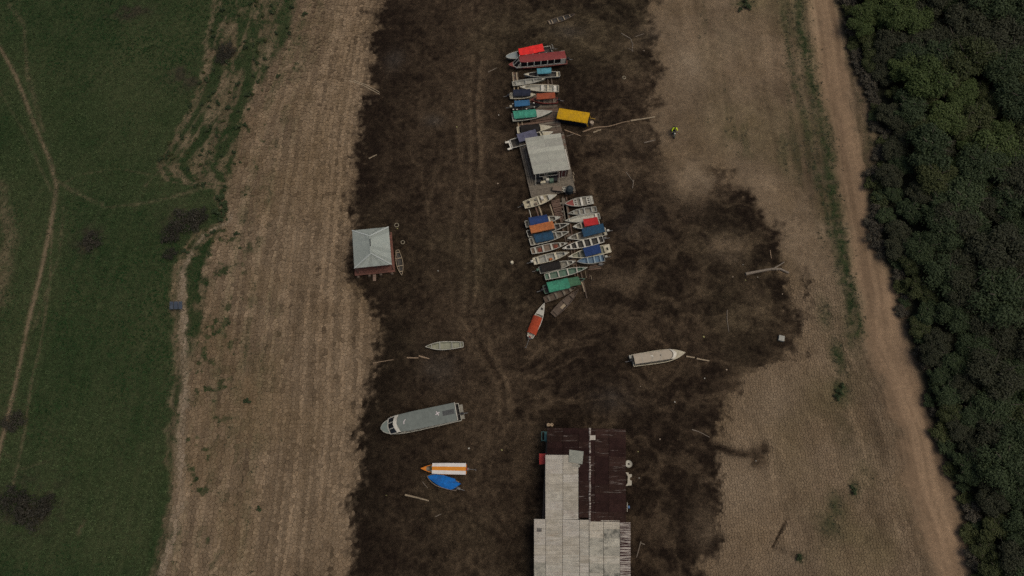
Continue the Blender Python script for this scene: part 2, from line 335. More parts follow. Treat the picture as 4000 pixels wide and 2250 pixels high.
DRY = np.array([.222, .163, .104]); DRY2 = np.array([.148, .104, .063]); WET = np.array([.0165, .0108, .0072]); WET2 = np.array([.110, .077, .047])
GRASS = np.array([.013, .034, .010]); GRASS2 = np.array([.040, .054, .022]); TAN = np.array([.17, .128, .08]); ROAD = np.array([.235, .158, .097]); LITTER = np.array([.045, .036, .024])
def soil(g):
    def mix(a, b, t): return a + (b - a) * t[..., None]
    one = np.ones(g['z'].shape + (3,))
    c = mix(one * DRY, one * DRY2, np.clip(.30 + g['n1'] * 1.1 + g['n2'] * .9 + g['n3'] * .7, 0, 1))
    c = c * (1 - .34 * sm(.78, .98, g['saw']) * np.clip(.7 + g['n2'] * 3, .1, 1) * (g['fL'] > .05) * (g['fL'] < 1.05))[..., None]    # darker silt line along each terrace
    x, y = g['x'], g['y']
    c = c * (1 + np.clip(g['linL'] * 1.7, -.28, .26) * (g['dW'] > 0))[..., None]
    c = mix(c, one * np.array([.165, .115, .062]), np.clip(1.6 * (fbm(x, y, .16, 4, 41) - .52), 0, .55))      # ochre silt
    c = mix(c, one * np.array([.30, .235, .165]), .8 * g['sand'])
    c = mix(c, one * np.array([.085, .060, .036]), .75 * np.clip(g['trail'], 0, 1))
    c = mix(c, one * np.array([.165, .130, .068]), np.clip(.25 + 2.2 * (fbm(x, y, .1, 4, 43) - .5), 0, .6) * sm(3, 14, g['dE']))
    wx = x + 7 * (fbm(x, y, .12, 3, 31) - .5); wy = y + 7 * (fbm(x, y, .12, 3, 32) - .5)
    rid = 1 - np.abs(2 * fbm(wx * .8, wy * 1.3, .16, 5, 33) - 1); marb = sm(.84, .985, rid); blot = sm(-.02, .22, fbm(wx, wy, .085, 5, 34) - .5)
    right = sm(-8, 6, x) * .8 + .2
    marg = np.exp(-(np.clip(-g['dW'], 0, 50) / 4.) ** 2)
    amt = .065 + .26 * blot + .15 * np.exp(-((x - V(1150, 600).x) / 9.) ** 2) + .34 * marb * right * (1 - .7 * sm(.3, .5, -g['n4'])) + g['n2'] * .4 + g['n3'] * .55 + .30 * np.exp(-((g['dg'] - .70) / .30) ** 2) * np.clip(.75 + 2.5 * g['n1'] + 2.5 * g['n3'], 0, 1.2) + .42 * g['ruts'] - .10 * np.exp(-(g['dg'] / .22) ** 2) + .16 * np.exp(-(g['dg'] / 5.) ** 2) + .3 * np.exp(-(g['dg2'] / .5) ** 2) * np.clip(.5 + g['n2'] * 3, 0, 1)
    amt = amt * (1 - .75 * marg)
    wet = mix(one * WET, one * WET2, np.clip(amt, 0, 1))
    wet = wet * (1 + .35 * sm(0, .3, fbm(x, y, .05, 3, 36) - .5)[..., None] * np.array([-.1, .1, -.05]))
    for vx, vy, r_, ry, a_ in ((1090, 300, 26, 16, .5), (990, 150, 26, 34, .45), (1430, 75, 50, 22, .4), (1655, 85, 40, 18, .5), (1110, 920, 45, 40, .4), (1600, 560, 60, 40, .25), (1540, 1000, 60, 30, .3)): wet = mix(wet, one * np.array([.062, .052, .042]), np.clip(a_ * blob(x, y, vx, vy, r_, ry) * (1 + g['n2'] * 2), 0, 1))  # puddle sheen put into the mud colour as greyish patches
    c = c * (1 - .09 * sm(0, 3, g['dE']))[..., None]
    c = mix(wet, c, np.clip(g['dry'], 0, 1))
    c = c * (1 + (g['rut'] * (.35 + .9 * np.exp(-(np.clip(bR0(y) - x, 0, 99) / 5.) ** 2)) * sm(2, 8, g['dE']))[..., None])
    c = c * (1 + (.75 * (fbm(wx, wy, .13, 5, 44) - .5) + .5 * (fbm(wx * 1.0 + wy * .3, wy * .35, .6, 4, 45) - .5)) [..., None] * sm(0, 5, g['dE'])[..., None])
    for vx, vy, r_, ry, a_ in ((1730, 170, 45, 60, .55), (1830, 110, 60, 60, .25), (1760, 440, 40, 45, .3), (1950, 1010, 60, 60, .25), (1870, 1230, 50, 60, .3), (2000, 1420, 70, 30, .3)): c = mix(c, one * np.array([.265, .205, .138]), np.clip(a_ * blob(x, y, vx, vy, r_, ry) * (1 + g['n2'] * 2.5), 0, 1) * (g['dry'] > .4))
    c = mix(c, one * ROAD * (1 + .3 * g['n1'] + .3 * g['n2'] + 1.0 * g['rut'])[..., None], g['road'] * .8)
    c = mix(c, one * TAN, np.clip(g['path'], 0, 1))
    gr = mix(one * GRASS, one * GRASS2, np.clip(.35 + g['n1'] * 1.6 + g['n3'] * .8, 0, 1))
    dead = np.zeros(g['z'].shape)
    for vx, vy, r_, ry in ((465, 560, 42, 34), (430, 605, 26, 22), (85, 1270, 75, 45), (45, 1062, 26, 18), (240, 612, 34, 30), (570, 140, 40, 22), (500, 1300, 12, 30), (330, 40, 60, 25), (480, 200, 45, 40)): dead = np.maximum(dead, blob(x, y, vx, vy, r_, ry))
    gr = mix(gr, one * np.array([.030, .027, .019]), np.clip(dead * 1.1 * (.6 + g['n2'] * 4 + g['n3'] * 2), 0, .8))
    g['dead'] = dead
    c = mix(c, gr, g['veg'] * .92)
    c = mix(c, one * LITTER, g['verge'] * .55)
    c = mix(c, one * np.array([.035, .036, .022]), g['forest'])
    return np.clip(c, .003, 1)

# ------------------------------------------------------------------ ground sheet, split by zone
ST = .22
gx = np.arange(-98, 98 + ST, ST); gy = np.arange(-11, 92 + ST, ST)
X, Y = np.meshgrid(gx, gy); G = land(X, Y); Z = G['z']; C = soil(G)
NY, NX = X.shape
idx = np.arange(NY * NX).reshape(NY, NX)
quads = np.stack([idx[:-1, :-1], idx[:-1, 1:], idx[1:, 1:], idx[1:, :-1]], -1).reshape(-1, 4)
def cc(a): return (a[:-1, :-1] + a[1:, 1:]).ravel() / 2
zone = np.zeros(len(quads), int)                         # 0 river bed
zone[(cc(G['dryL']) > .5)] = 1
zone[(cc(G['dryR']) > .5)] = 2
zone[cc(G['full']) > .5] = 3
zone[(cc(G['path']) > .5)] = 4
zone[cc(G['road']) > .5] = 5
zone[cc(G['forest']) > .5] = 6
mud_m = ground_mat('wet_mud', 6, .5, .9, 1.0, 5, 1.1, .06, .2)
dry_m = ground_mat('dry_mud', 6, .24, .95, .9, 6, 1.1, .05, .2)
grass_m = ground_mat('meadow_soil', 6, .35, .95, .9, 8, 1.3, .05)
road_m = ground_mat('road_dirt', 6, .17, .95, .5, 8, .9, .05)
ZN = [('river_bed', mud_m), ('left_mud_bank', dry_m), ('right_mud_bank', dry_m), ('meadow', grass_m), ('footpath', road_m), ('dirt_road', road_m), ('forest_floor', grass_m)]
VV = np.stack([X.ravel(), Y.ravel(), Z.ravel()], -1); CC = C.reshape(-1, 3)
SET = {}
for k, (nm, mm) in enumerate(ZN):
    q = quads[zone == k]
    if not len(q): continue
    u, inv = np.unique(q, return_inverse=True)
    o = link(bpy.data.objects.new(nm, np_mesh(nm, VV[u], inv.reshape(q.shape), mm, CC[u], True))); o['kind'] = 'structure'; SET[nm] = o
# far terrain beyond the surveyed sheet, out to the horizon
far_m = mat('far_terrain', (.06, .06, .035), .4, .02, .95, 0)
mb = MB(); x0, x1, y0, y1 = gx[0] + .3, gx[-1] - .3, gy[0] + .3, gy[-1] - .3; F_ = 3000; zf = -.3
for a in ([(-F_, -F_), (F_, -F_), (x1, y0), (x0, y0)], [(F_, -F_), (F_, F_), (x1, y1), (x1, y0)], [(F_, F_), (-F_, F_), (x0, y1), (x1, y1)], [(-F_, F_), (-F_, -F_), (x0, y0), (x0, y1)]):
    mb.quad(*[(p[0], p[1], zf) for p in a])
tag(mb.build('far_terrain', far_m), kind='structure')

def ground_z(x, y):
    i = int(np.clip((y - gy[0]) / ST, 0, NY - 2)); j = int(np.clip((x - gx[0]) / ST, 0, NX - 2))
    fx = np.clip((x - gx[0]) / ST - j, 0, 1); fy = np.clip((y - gy[0]) / ST - i, 0, 1)
    return float((Z[i, j] * (1 - fx) + Z[i, j + 1] * fx) * (1 - fy) + (Z[i + 1, j] * (1 - fx) + Z[i + 1, j + 1] * fx) * fy)
def grid_at(arr, x, y):
    i = np.clip(((y - gy[0]) / ST + .5).astype(int), 0, NY - 1); j = np.clip(((x - gx[0]) / ST + .5).astype(int), 0, NX - 1)
    return arr[i, j]

# ------------------------------------------------------------------ cracked mud plates
def plates(x0, x1, y0, y1, s, keep):
    gap = .030 if s > .45 else .014
    nx, ny = int((x1 - x0) / s), int((y1 - y0) / s)
    jx = rng.random((ny, nx)); jy = rng.random((ny, nx))
    sx = x0 + (np.arange(nx)[None, :] + .5 + (jx - .5) * .85) * s; sy = y0 + (np.arange(ny)[:, None] + .5 + (jy - .5) * .85) * s
    k = keep(sx, sy); out = []
    nb = sorted([(a, b) for a in range(-2, 3) for b in range(-2, 3) if (a, b) != (0, 0)], key=lambda t: t[0] ** 2 + t[1] ** 2)
    for i in range(2, ny - 2):
        for j in range(2, nx - 2):
            if not k[i, j]: continue
            cx, cy = sx[i, j], sy[i, j]
            poly = [(-s, -s), (s, -s), (s, s), (-s, s)]
            for a, b in nb:
                dx = sx[i + a, j + b] - cx; dy = sy[i + a, j + b] - cy; h = (dx * dx + dy * dy) / 2 - gap * math.hypot(dx, dy)
                new = []; p = poly[-1]; dp = p[0] * dx + p[1] * dy - h
                for q in poly:
                    dq = q[0] * dx + q[1] * dy - h
                    if dp * dq < 0:
                        t = dp / (dp - dq); new.append((p[0] + t * (q[0] - p[0]), p[1] + t * (q[1] - p[1])))
                    if dq <= 0: new.append(q)
                    p, dp = q, dq
                poly = new
                if len(poly) < 3: break
            if len(poly) >= 3: out.append((cx, cy, poly))
    return out
def plate_geo(cx, cy, poly, h, tl):
    """one plate: upright sides and a dished, slightly tilted top."""
    n = len(poly); z = ground_z(cx, cy); V_ = []; F2 = []
    for (a, b) in poly: V_.append((cx + a, cy + b, z - .05))
    for (a, b) in poly: V_.append((cx + a, cy + b, z + h + tl[0] * a + tl[1] * b))
    V_.append((cx, cy, z + h - .012))
    for q in range(n): F2.append((q, (q + 1) % n, n + (q + 1) % n, n + q)); F2.append((n + q, n + (q + 1) % n, 2 * n))
    return V_, F2
def make_plates(bank, pl):
    scored = []
    for cx, cy, poly in pl:
        ar = abs(sum(poly[i][0] * poly[(i + 1) % len(poly)][1] - poly[(i + 1) % len(poly)][0] * poly[i][1] for i in range(len(poly)))) / 2
        dist2 = cx * cx + cy * cy + CAM_H ** 2
        scored.append((ar / dist2, cx, cy, poly))
    scored.sort(reverse=True, key=lambda t: t[0])
    inview = lambda cx, cy: abs(cx) < (CAM_H * .74 + cy * .25) and -3.5 < cy < 80
    single = [s for s in scored if inview(s[1], s[2])][:150]; ids = set(id(s) for s in single)
    vv, ff, cl = [], [], []
    for s in scored:
        _, cx, cy, poly = s
        base = soil1(cx, cy) * (1 + random.uniform(-.07, .07))
        a, b = plate_geo(cx, cy, poly, random.uniform(.045, .075), (random.uniform(-.05, .05), random.uniform(-.05, .05)))
        if id(s) in ids:
            me = bpy.data.meshes.new('mud_plate'); o_ = (cx, cy, a[0][2]); me.from_pydata([(p[0] - cx, p[1] - cy, p[2] - o_[2]) for p in a], [], b)
            at = me.color_attributes.new('Col', 'FLOAT_COLOR', 'POINT'); at.data.foreach_set('color', np.tile(np.append(base, 1).astype(np.float32), len(a)))
            me.materials.append(plate_m); o = link(bpy.data.objects.new('mud_plate', me), SET[bank]); o.location = o_
        else:
            i0 = len(vv); vv += a; ff += [tuple(i0 + q for q in f) for f in b]; cl += [base] * len(a)
    me = bpy.data.meshes.new('mud_plates'); me.from_pydata(vv, [], ff); me.update()
    at = me.color_attributes.new('Col', 'FLOAT_COLOR', 'POINT'); c4 = np.ones((len(vv), 4), np.float32); c4[:, :3] = np.array(cl); at.data.foreach_set('color', c4.ravel())
    me.materials.append(plate_m); o = link(bpy.data.objects.new('mud_plates', me), SET[bank]); o['kind'] = 'stuff'
def soil1(x, y):
    i = int(np.clip((y - gy[0]) / ST + .5, 0, NY - 1)); j = int(np.clip((x - gx[0]) / ST + .5, 0, NX - 1)); return C[i, j].copy()
plate_m = ground_mat('mud_plate', 6, .2, .95, .6, 8, 1.6, .05)
def keepL(x, y): return (grid_at(G['dryL'], x, y) > .45) & (grid_at(G['veg'], x, y) < .35) & (grid_at(G['path'], x, y) < .3) & (x > -70)
def keepR(x, y): return (grid_at(G['dryR'], x, y) > .6) & (grid_at(G['veg'], x, y) < .3) & (grid_at(G['road'], x, y) < .1) & (grid_at(G['verge'], x, y) < .2) & (y < 34)
make_plates('left_mud_bank', plates(-58, -14, -6, 84, .5, keepL))
make_plates('right_mud_bank', plates(14, 52, -6, 36, .34, keepR))

# ------------------------------------------------------------------ grass and weeds (one mass each)
def tufts(name, pts, size, colour, m, blades=5):
    n = len(pts); k = blades
    base = np.repeat(pts, k, 0); sz = np.repeat(size, k); an = rng.random(n * k) * 6.283; ln = rng.uniform(.5, 1.1, n * k) * sz
    off = rng.normal(0, .35, (n * k, 2)) * sz[:, None]
    base = base.copy(); base[:, :2] += off
    d = np.stack([np.cos(an), np.sin(an)], -1); pr = np.stack([-d[:, 1], d[:, 0]], -1); wd = (sz * .22)[:, None]
    tip = base.copy(); tip[:, :2] += d * (ln * .75)[:, None]; tip[:, 2] += ln * rng.uniform(.35, .9, n * k)
    a = base.copy(); a[:, :2] += pr * wd; b = base.copy(); b[:, :2] -= pr * wd
    vv = np.stack([a, b, tip], 1).reshape(-1, 3); ff = np.arange(n * k * 3).reshape(-1, 3)
    cl = np.repeat(np.repeat(colour, k, 0) * rng.uniform(.7, 1.35, (n * k, 1)), 3, 0)
    return tag(link(bpy.data.objects.new(name, np_mesh(name, vv, ff, m, cl))), kind='stuff')
leafy = ground_mat('grass_blades', 3, .15, .8, 0., 5, .6, .15)
N = 150000
px_ = rng.uniform(-96, 75, N); py_ = rng.uniform(-8, 88, N)
vg = grid_at(G['veg'], px_, py_); fo = grid_at(G['forest'], px_, py_)
ok = (rng.random(N) < vg * 1.1) & (fo < .5) & (np.abs(px_) < CAM_H * .74 + py_ * .27 + 3)
px_, py_ = px_[ok], py_[ok]; zz = grid_at(Z, px_, py_)
pn = np.clip(.38 + 3.2 * (fbm(px_, py_, .07, 5, 21) - .5) + 1.6 * (fbm(px_, py_, .5, 4, 22) - .5) + .5 * np.exp(-(poly_d(px_, py_, PATH1, 1.5) / 2.5) ** 2), 0, 1)[:, None]
gcol = np.array([.015, .043, .012]) * (1 - pn) + np.array([.056, .078, .031]) * pn
dd = np.clip(grid_at(G['dead'], px_, py_) * 1.1 * (.6 + 4 * grid_at(G['n2'], px_, py_)), 0, .8)[:, None]; gcol = gcol * (1 - dd) + np.array([.034, .031, .022]) * dd
thin = np.clip(1 - vg[ok], 0, .7)[:, None]; gcol = gcol * (1 - thin) + np.array([.075, .07, .042]) * thin
lft = px_ < -20
tag(tufts('meadow_grass', np.stack([px_, py_, zz], -1)[lft], rng.uniform(.12, .3, lft.sum()), gcol[lft], leafy), 'short dark green grass covering the meadow left of the mud bank', 'grass')
tag(tufts('roadside_weeds', np.stack([px_, py_, zz], -1)[~lft], rng.uniform(.12, .32, (~lft).sum()), gcol[~lft] * np.array([1.35, 1.15, 1.3]), leafy), 'low grey green weeds along the left edge of the dirt road', 'weeds')

# clods of mud strewn over the wet bed and along its edges (one mass)
N = 26000
cx = rng.uniform(-32, 48, N); cy = rng.uniform(-7, 86, N); dr = grid_at(G['dry'], cx, cy); bl_ = fbm(cx, cy, .25, 3, 61)
ok = (dr < .75) & (rng.random(N) < np.clip((bl_ - .38) * 3 + 1.2 * np.exp(-((dr - .4) / .25) ** 2), .05, 1)); cx, cy = cx[ok], cy[ok]
r_ = rng.uniform(.04, .13, len(cx)); cz = grid_at(Z, cx, cy); an = rng.random(len(cx)) * 6.28
base = np.array([[1, 0, -.3], [.2, .9, -.3], [-.9, .4, -.3], [-.5, -.8, -.3], [.6, -.7, -.3], [.1, .05, .75]])
rot = np.stack([np.stack([np.cos(an), -np.sin(an)], -1), np.stack([np.sin(an), np.cos(an)], -1)], 1)
vv = np.repeat(base[None], len(cx), 0) * rng.uniform(.7, 1.3, (len(cx), 6, 1)); vv[:, :, :2] = np.einsum('nij,nkj->nki', rot, vv[:, :, :2]); vv = vv * r_[:, None, None] + np.stack([cx, cy, cz], -1)[:, None, :]
tri = np.array([[0, 1, 5], [1, 2, 5], [2, 3, 5], [3, 4, 5], [4, 0, 5]]); ff = (tri[None] + (np.arange(len(cx)) * 6)[:, None, None]).reshape(-1, 3)
cl = np.repeat(grid_at(C, cx, cy) * rng.uniform(.8, 1.7, (len(cx), 1)), 6, 0)
tag(link(bpy.data.objects.new('mud_clods', np_mesh('mud_clods', vv.reshape(-1, 3), ff, mud_m, cl))), 'small dark clods of mud strewn over the wet river bed', 'mud', kind='stuff')

# ------------------------------------------------------------------ trees and shrubs
def leaf_mat(name, c0, c1, seed=0):
    m = bpy.data.materials.new(name); m.use_nodes = True; n = m.node_tree.nodes; l = m.node_tree.links
    b = n['Principled BSDF']; b.inputs['Roughness'].default_value = .7; b.inputs['Specular IOR Level'].default_value = .2
    g = n.new('ShaderNodeNewGeometry'); oi = n.new('ShaderNodeObjectInfo')
    ad = n.new('ShaderNodeMath'); ad.operation = 'MULTIPLY_ADD'; ad.inputs[1].default_value = .55
    l.new(g.outputs['Random Per Island'], ad.inputs[0])
    m2 = n.new('ShaderNodeMath'); m2.operation = 'MULTIPLY'; m2.inputs[1].default_value = .45; l.new(oi.outputs['Random'], m2.inputs[0]); l.new(m2.outputs[0], ad.inputs[2])
    mx = n.new('ShaderNodeMix'); mx.data_type = 'RGBA'; mx.inputs[6].default_value = c0 + (1,); mx.inputs[7].default_value = c1 + (1,)
    l.new(ad.outputs[0], mx.inputs[0]); l.new(mx.outputs[2], b.inputs['Base Color'])
    return m
LEAF = [leaf_mat('leaf_dark_green', (.026, .040, .017), (.050, .070, .028)), leaf_mat('leaf_olive', (.030, .040, .014), (.064, .072, .024)), leaf_mat('leaf_grey', (.029, .032, .017), (.047, .050, .026)), leaf_mat('leaf_bright', (.040, .062, .016), (.075, .098, .028))]
bark = mat('bark', (.09, .075, .055), .3, 6, .9, .4, 20)

def crown_mesh(name, rad, hgt, z0, lobes, per, leaf, m, seed):
    r2 = np.random.default_rng(seed); vs = []
    for k in range(lobes):
        th = r2.random() * 6.283; rr = rad * math.sqrt(r2.random()) * .78
        c = np.array([rr * math.cos(th), rr * math.sin(th), z0 + hgt * (.48 + .32 * r2.random()) * (1 - .35 * (rr / rad) ** 2)])
        lr = rad * r2.uniform(.22, .42)
        d = r2.normal(size=(per, 3)); d /= np.linalg.norm(d, axis=1)[:, None]; d[:, 2] = np.where(d[:, 2] < -.35, -d[:, 2], d[:, 2])
        p = c + d * lr * r2.uniform(.45, 1.08, (per, 1)) * np.array([1, 1, .75])
        nn = d * .6 + r2.normal(0, .45, (per, 3)) + np.array([0, 0, .5]); nn /= np.linalg.norm(nn, axis=1)[:, None]
        a = np.cross(nn, r2.normal(size=(per, 3))); a /= np.linalg.norm(a, axis=1)[:, None]; b = np.cross(nn, a)
        s = leaf * r2.uniform(.6, 1.3, (per, 1))
        vs.append(np.stack([p - a * s, p - b * s * .45 + nn * s * .12, p + a * s, p + b * s * .45 + nn * s * .12], 1).reshape(-1, 3))
    vv = np.concatenate(vs); return np_mesh(name, vv, np.arange(len(vv)).reshape(-1, 4), m)
def trunk_mesh(name, h, r, limbs, spread, seed):
    r2 = random.Random(seed); mb = MB()
    top = (r2.uniform(-.3, .3), r2.uniform(-.3, .3), h * .8)
    mb.tube([(0, 0, -.3), (top[0] * .3, top[1] * .3, h * .35), top], [r * 1.25, r * .85, r * .3], 7)
    for k in range(limbs):
        a = k * 6.283 / limbs + r2.uniform(-.4, .4); z = h * r2.uniform(.3, .6); f = z / (h * .8)
        s = (top[0] * f, top[1] * f, z); e = (spread * math.cos(a) * r2.uniform(.5, .85), spread * math.sin(a) * r2.uniform(.5, .85), h * r2.uniform(.75, 1.0))
        mid = ((s[0] + e[0]) / 2, (s[1] + e[1]) / 2, (s[2] + e[2]) / 2 + .25)
        mb.tube([s, mid, e], [r * .5, r * .32, r * .1], 5)
    me = mb.mesh(name); me.materials.append(bark); return me
TREE = []
for k in range(8):
    h = 2.9 + .3 * k; rad = 2.3 + .13 * k; lm = LEAF[[0, 1, 2, 0, 3, 1, 2, 0][k]]
    TREE.append((trunk_mesh('trunk', h, .14 + .01 * k, 5, rad, 40 + k), crown_mesh('crown', rad, h * .62, h * .25, 24, 330, .145, lm, 60 + k), ['dark green', 'olive green', 'dull grey leaved', 'dark green', 'bright green', 'olive green', 'dull grey leaved', 'dark green'][k]))
def tree(k, x, y, s, rz, label, group):
    o = thing('broadleaf_tree', label, 'tree', (x, y, ground_z(x, y) if abs(x) < 97 else 1.6), rz, group); o.scale = (s, s, s * random.uniform(.85, 1.15))
    link(bpy.data.objects.new('trunk', TREE[k][0]), o); link(bpy.data.objects.new('crown', TREE[k][1]), o)
pts = []
for _ in range(9000):
    y = random.uniform(-9, 90); x = float(bF(y)) + random.uniform(.6, 34)
    if x > 95 or x > CAM_H * .74 + y * .27 + 5: continue
    edge = x - float(bF(y)) < 3.5
    if edge and V(2225, 262, 1.4).y - 3 < y < V(2225, 262, 1.4).y + 2 and x < V(2240, 262, 1.4).x: continue
    if all((x - a) ** 2 + (y - b) ** 2 > (2.1 if edge else 2.55) ** 2 for a, b in pts): pts.append((x, y))
for i, (x, y) in enumerate(pts):
    edge = x - float(bF(y)) < 3.5
    k = random.choice([0, 1, 2, 2, 3]) if edge else random.choice([0, 1, 2, 3, 5, 6, 7, 3, 7, 4])
    if not edge:
        q_ = float(fbm(np.array([x]), np.array([y]), .10, 3, 51)[0]) + random.uniform(-.07, .07)
        k = random.choice([2, 6, 7]) if q_ < .43 else (random.choice([0, 3, 7]) if q_ < .52 else (random.choice([1, 5, 3]) if q_ < .60 else random.choice([4, 1, 4])))
    s = random.uniform(.62, .82) if edge else random.choice([.75, .85, .95, 1.0, 1.1, 1.35])
    if V(2215, 60).y - 4 < y < V(2215, 60).y + 4 and x < V(2270, 60).x: k = 4
    kind = TREE[k][2]; zn = ('at the bottom', 'low down', 'halfway up', 'high up', 'at the top')[min(4, max(0, int((y + 8) / 19)))]; dp = x - float(bF(y)); row = 'behind its first row' if dp < 9 else ('in its middle' if dp < 17 else 'deep inside it'); sz_ = 'small ' if s < .9 else ('large ' if s > 1.2 else '')
    tree(k, x, y, s, random.uniform(0, 6.28), (kind + ' tree at the road edge of the forest, ' + zn) if edge else (sz_ + kind + ' tree ' + zn + ' in the right forest, ' + row), kind + (' trees along the forest edge' if edge else ' trees inside the forest'))

# low shrubs
EDGE = [crown_mesh('foliage', 1.1, 1.0, 0, 16, 70, .12, [LEAF[0], LEAF[1], leaf_mat('leaf_dusty', (.045, .041, .029), (.085, .074, .052))][k], 95 + k) for k in (0, 1, 2)]
BUSH = [crown_mesh('foliage', .55, .7, 0, 7, 60, .10, LEAF[0], 91), crown_mesh('foliage', .5, .6, 0, 6, 60, .10, LEAF[1], 92), crown_mesh('foliage', 1.4, .5, 0, 26, 34, .09, leaf_mat('leaf_dry', (.018, .017, .012), (.05, .045, .032)), 93)]
bstem = MB()
for k in range(6): a = k * 1.05; bstem.tube([(0, 0, -.1), (.3 * math.cos(a), .3 * math.sin(a), .4)], [.03, .012], 4)
bstem = bstem.mesh('stem'); bstem.materials.append(bark)
def bush(k, p, s, label, group=None, name='shrub', cat='shrub'):
    o = thing(name, label, cat, (p.x, p.y, ground_z(p.x, p.y)), random.uniform(0, 6.28), group); o.scale = (s, s, s)
    link(bpy.data.objects.new('stem', bstem), o); link(bpy.data.objects.new('foliage', BUSH[k]), o)
yy = -6.
while yy < 86:
    k = random.choice([0, 1, 2, 2]); x = float(bF(yy)) + random.uniform(-.9, .9); s_ = random.uniform(.8, 1.35)
    o = thing('edge_shrub', ('dark green', 'olive green', 'dull grey green')[k] + ' low shrub at the foot of the forest, ' + ('bottom', 'lower', 'middle', 'upper', 'top')[min(4, max(0, int((yy + 8) / 19)))] + ' stretch of the road', 'shrub', (x, yy, ground_z(x, yy)), random.uniform(0, 6.28), ('dark green', 'olive green', 'dull grey green')[k] + ' shrubs along the forest foot'); o.scale = (s_, s_, s_ * random.uniform(.7, 1.1))
    link(bpy.data.objects.new('stem', bstem), o); link(bpy.data.objects.new('foliage', EDGE[k]), o); yy += random.uniform(.9, 1.9)
for vx, vy, s in ((625, 1010, .9), (652, 1280, .7), (500, 1205, .4), (560, 505, 1.2), (568, 520, 1.1), (552, 540, 1.2), (560, 560, .9)):
    lab = {625: 'dark green weed clump alone on the cracked mud, upper one', 652: 'dark green weed clump alone on the cracked mud, lower one', 500: 'tiny green weed near the lower left edge of the mud bank'}
    bush(0, V(vx, vy, .8), s, lab.get(vx, 'dark green bush at the meadow corner beside the mud bank'), None if vx in lab else 'bushes at the meadow corner')
for vx, vy, s, lab in ((470, 560, 1.7, 'wide dull brown shrub on the meadow left of the mud bank'), (435, 590, 1.3, 'dull shrub below the wide brown shrub on the meadow'), (505, 545, 1.1, 'dull shrub right of the wide brown shrub on the meadow'), (40, 1260, 1.5, 'dark shrub at the left edge low in the meadow'), (85, 1290, 1.7, 'large dark shrub in the lower left corner of the meadow'), (120, 1270, 1.0, 'small dark shrub right of the large one low in the meadow'), (40, 1062, 1.2, 'dark shrub growing across the end of the footpath'), (235, 610, 1.2, 'lone dull shrub in the middle of the meadow'), (575, 130, 1.2, 'dull shrub among streaks of bare mud at the top'), (560, 150, .9, 'small dull shrub beside the one among the mud streaks'), (430, 640, .8, 'small dull shrub above the blue shelter')):
    bush(2, V(vx, vy, 1.5), s, lab)
cnt = 0
for _ in range(4000):
    vy = random.uniform(5, 640); y = V(600, vy, 1.4).y
    x = random.uniform(float(bG(y)) - .5, float(bM(y)) + 2.5); i = int((y - gy[0]) / ST); j = int((x - gx[0]) / ST)
    if G['veg'][i, j] < .25 or cnt >= 130: continue
    bush(random.choice([0, 0, 1]), Vector((x, y, 0)), random.uniform(.35, .85), 'small dark weed bush scattered between meadow and upper left mud bank', 'weed bushes on the upper left bank', 'weed_bush', 'weed'); cnt += 1
for vx, vy, s in ((1862, 26, .8), (1877, 18, 1.0), (1885, 22, .8), (1875, 4, .8), (2010, 1403, .75), (2146, 1236, .8), (2141, 1226, .6), (2112, 985, .9), (2106, 1000, .9), (2118, 970, .7)):
    lab = 'dark low bush at the top of the right mud bank' if vy < 30 else 'low green bush between the mud bank and the dirt road'
    bush(0, V(vx, vy, .9), s, lab, 'bushes at the top of the right bank' if vy < 30 else 'bushes along the right bank')

# ------------------------------------------------------------------ boats
WHITE = mat('boat_white', (.58, .55, .46), .14, 3, .6, .1, 20, (.22, .19, .14), .55, 1.1)
CREAM = mat('boat_cream', (.52, .47, .34), .14, 3, .65, .1, 20, (.20, .17, .11), .6, 1.2)
GREY = mat('boat_grey', (.30, .295, .25), .18, 3, .7, .15, 20, (.12, .105, .08), .6, 1.2)
PALEG = mat('boat_pale_grey', (.42, .405, .335), .16, 3, .7, .15, 20, (.16, .14, .10), .6, 1.2)
OLIVE = mat('boat_olive', (.27, .27, .195), .18, 3, .75, .15, 20, (.10, .09, .06), .6, 1.2)
DKIN = mat('boat_dark_inside', (.05, .046, .042), .3, 3, .8, .1, 20, (.10, .085, .06), .6, 1.5)
MIDIN = mat('boat_mid_inside', (.22, .205, .165), .25, 3, .85, .15, 20, (.06, .05, .035), .7, 1.5)
BROWNIN = mat('boat_brown_inside', (.19, .145, .105), .3, 3, .85, .15, 20, (.05, .04, .03), .6, 1.5)
GREENB = mat('boat_green', (.095, .165, .115), .2, 3, .7, .1, 20, (.13, .115, .09), .6, 1.4)
BLUEB = mat('boat_blue', (.085, .14, .20), .25, 3, .65, .1, 20, (.2, .22, .22), .5, 1.8)
REDB = mat('boat_red', (.23, .045, .035), .2, 2, .6, .1, 20, (.12, .04, .03), .4, 1.)
OLDW = mat('old_wood', (.115, .085, .062), .3, 4, .9, .3, 14, (.045, .034, .025), .7, 1.3)
WOOD = mat('weathered_plank', (.165, .14, .105), .28, 4, .9, .3, 14, (.075, .058, .042), .7, 1.1)
BWOOD = mat('brown_plank', (.135, .085, .06), .3, 4, .9, .3, 14, (.05, .035, .026), .7, 1.1)
PALEW = mat('pale_wood', (.33, .26, .17), .25, 3, .9, .2, 14, (.15, .12, .08), .5, 1.5)
BLACK = mat('black_rubber', (.018, .018, .02), .3, 4, .6)
STEEL = mat('grey_metal', (.15, .145, .135), .25, 6, .5, 0, 20, (.12, .07, .04), .5, 2)
GLASS = mat('dark_glass', (.012, .012, .014), .3, 2, .12, 0, spec=.5)
def cloth(n, c, st=None): return mat('tarp_' + n, c, .24, 3.0, .85, .9, 4.5, st or tuple(x * .5 + .02 for x in c), .7, 1.3, spec=.12)
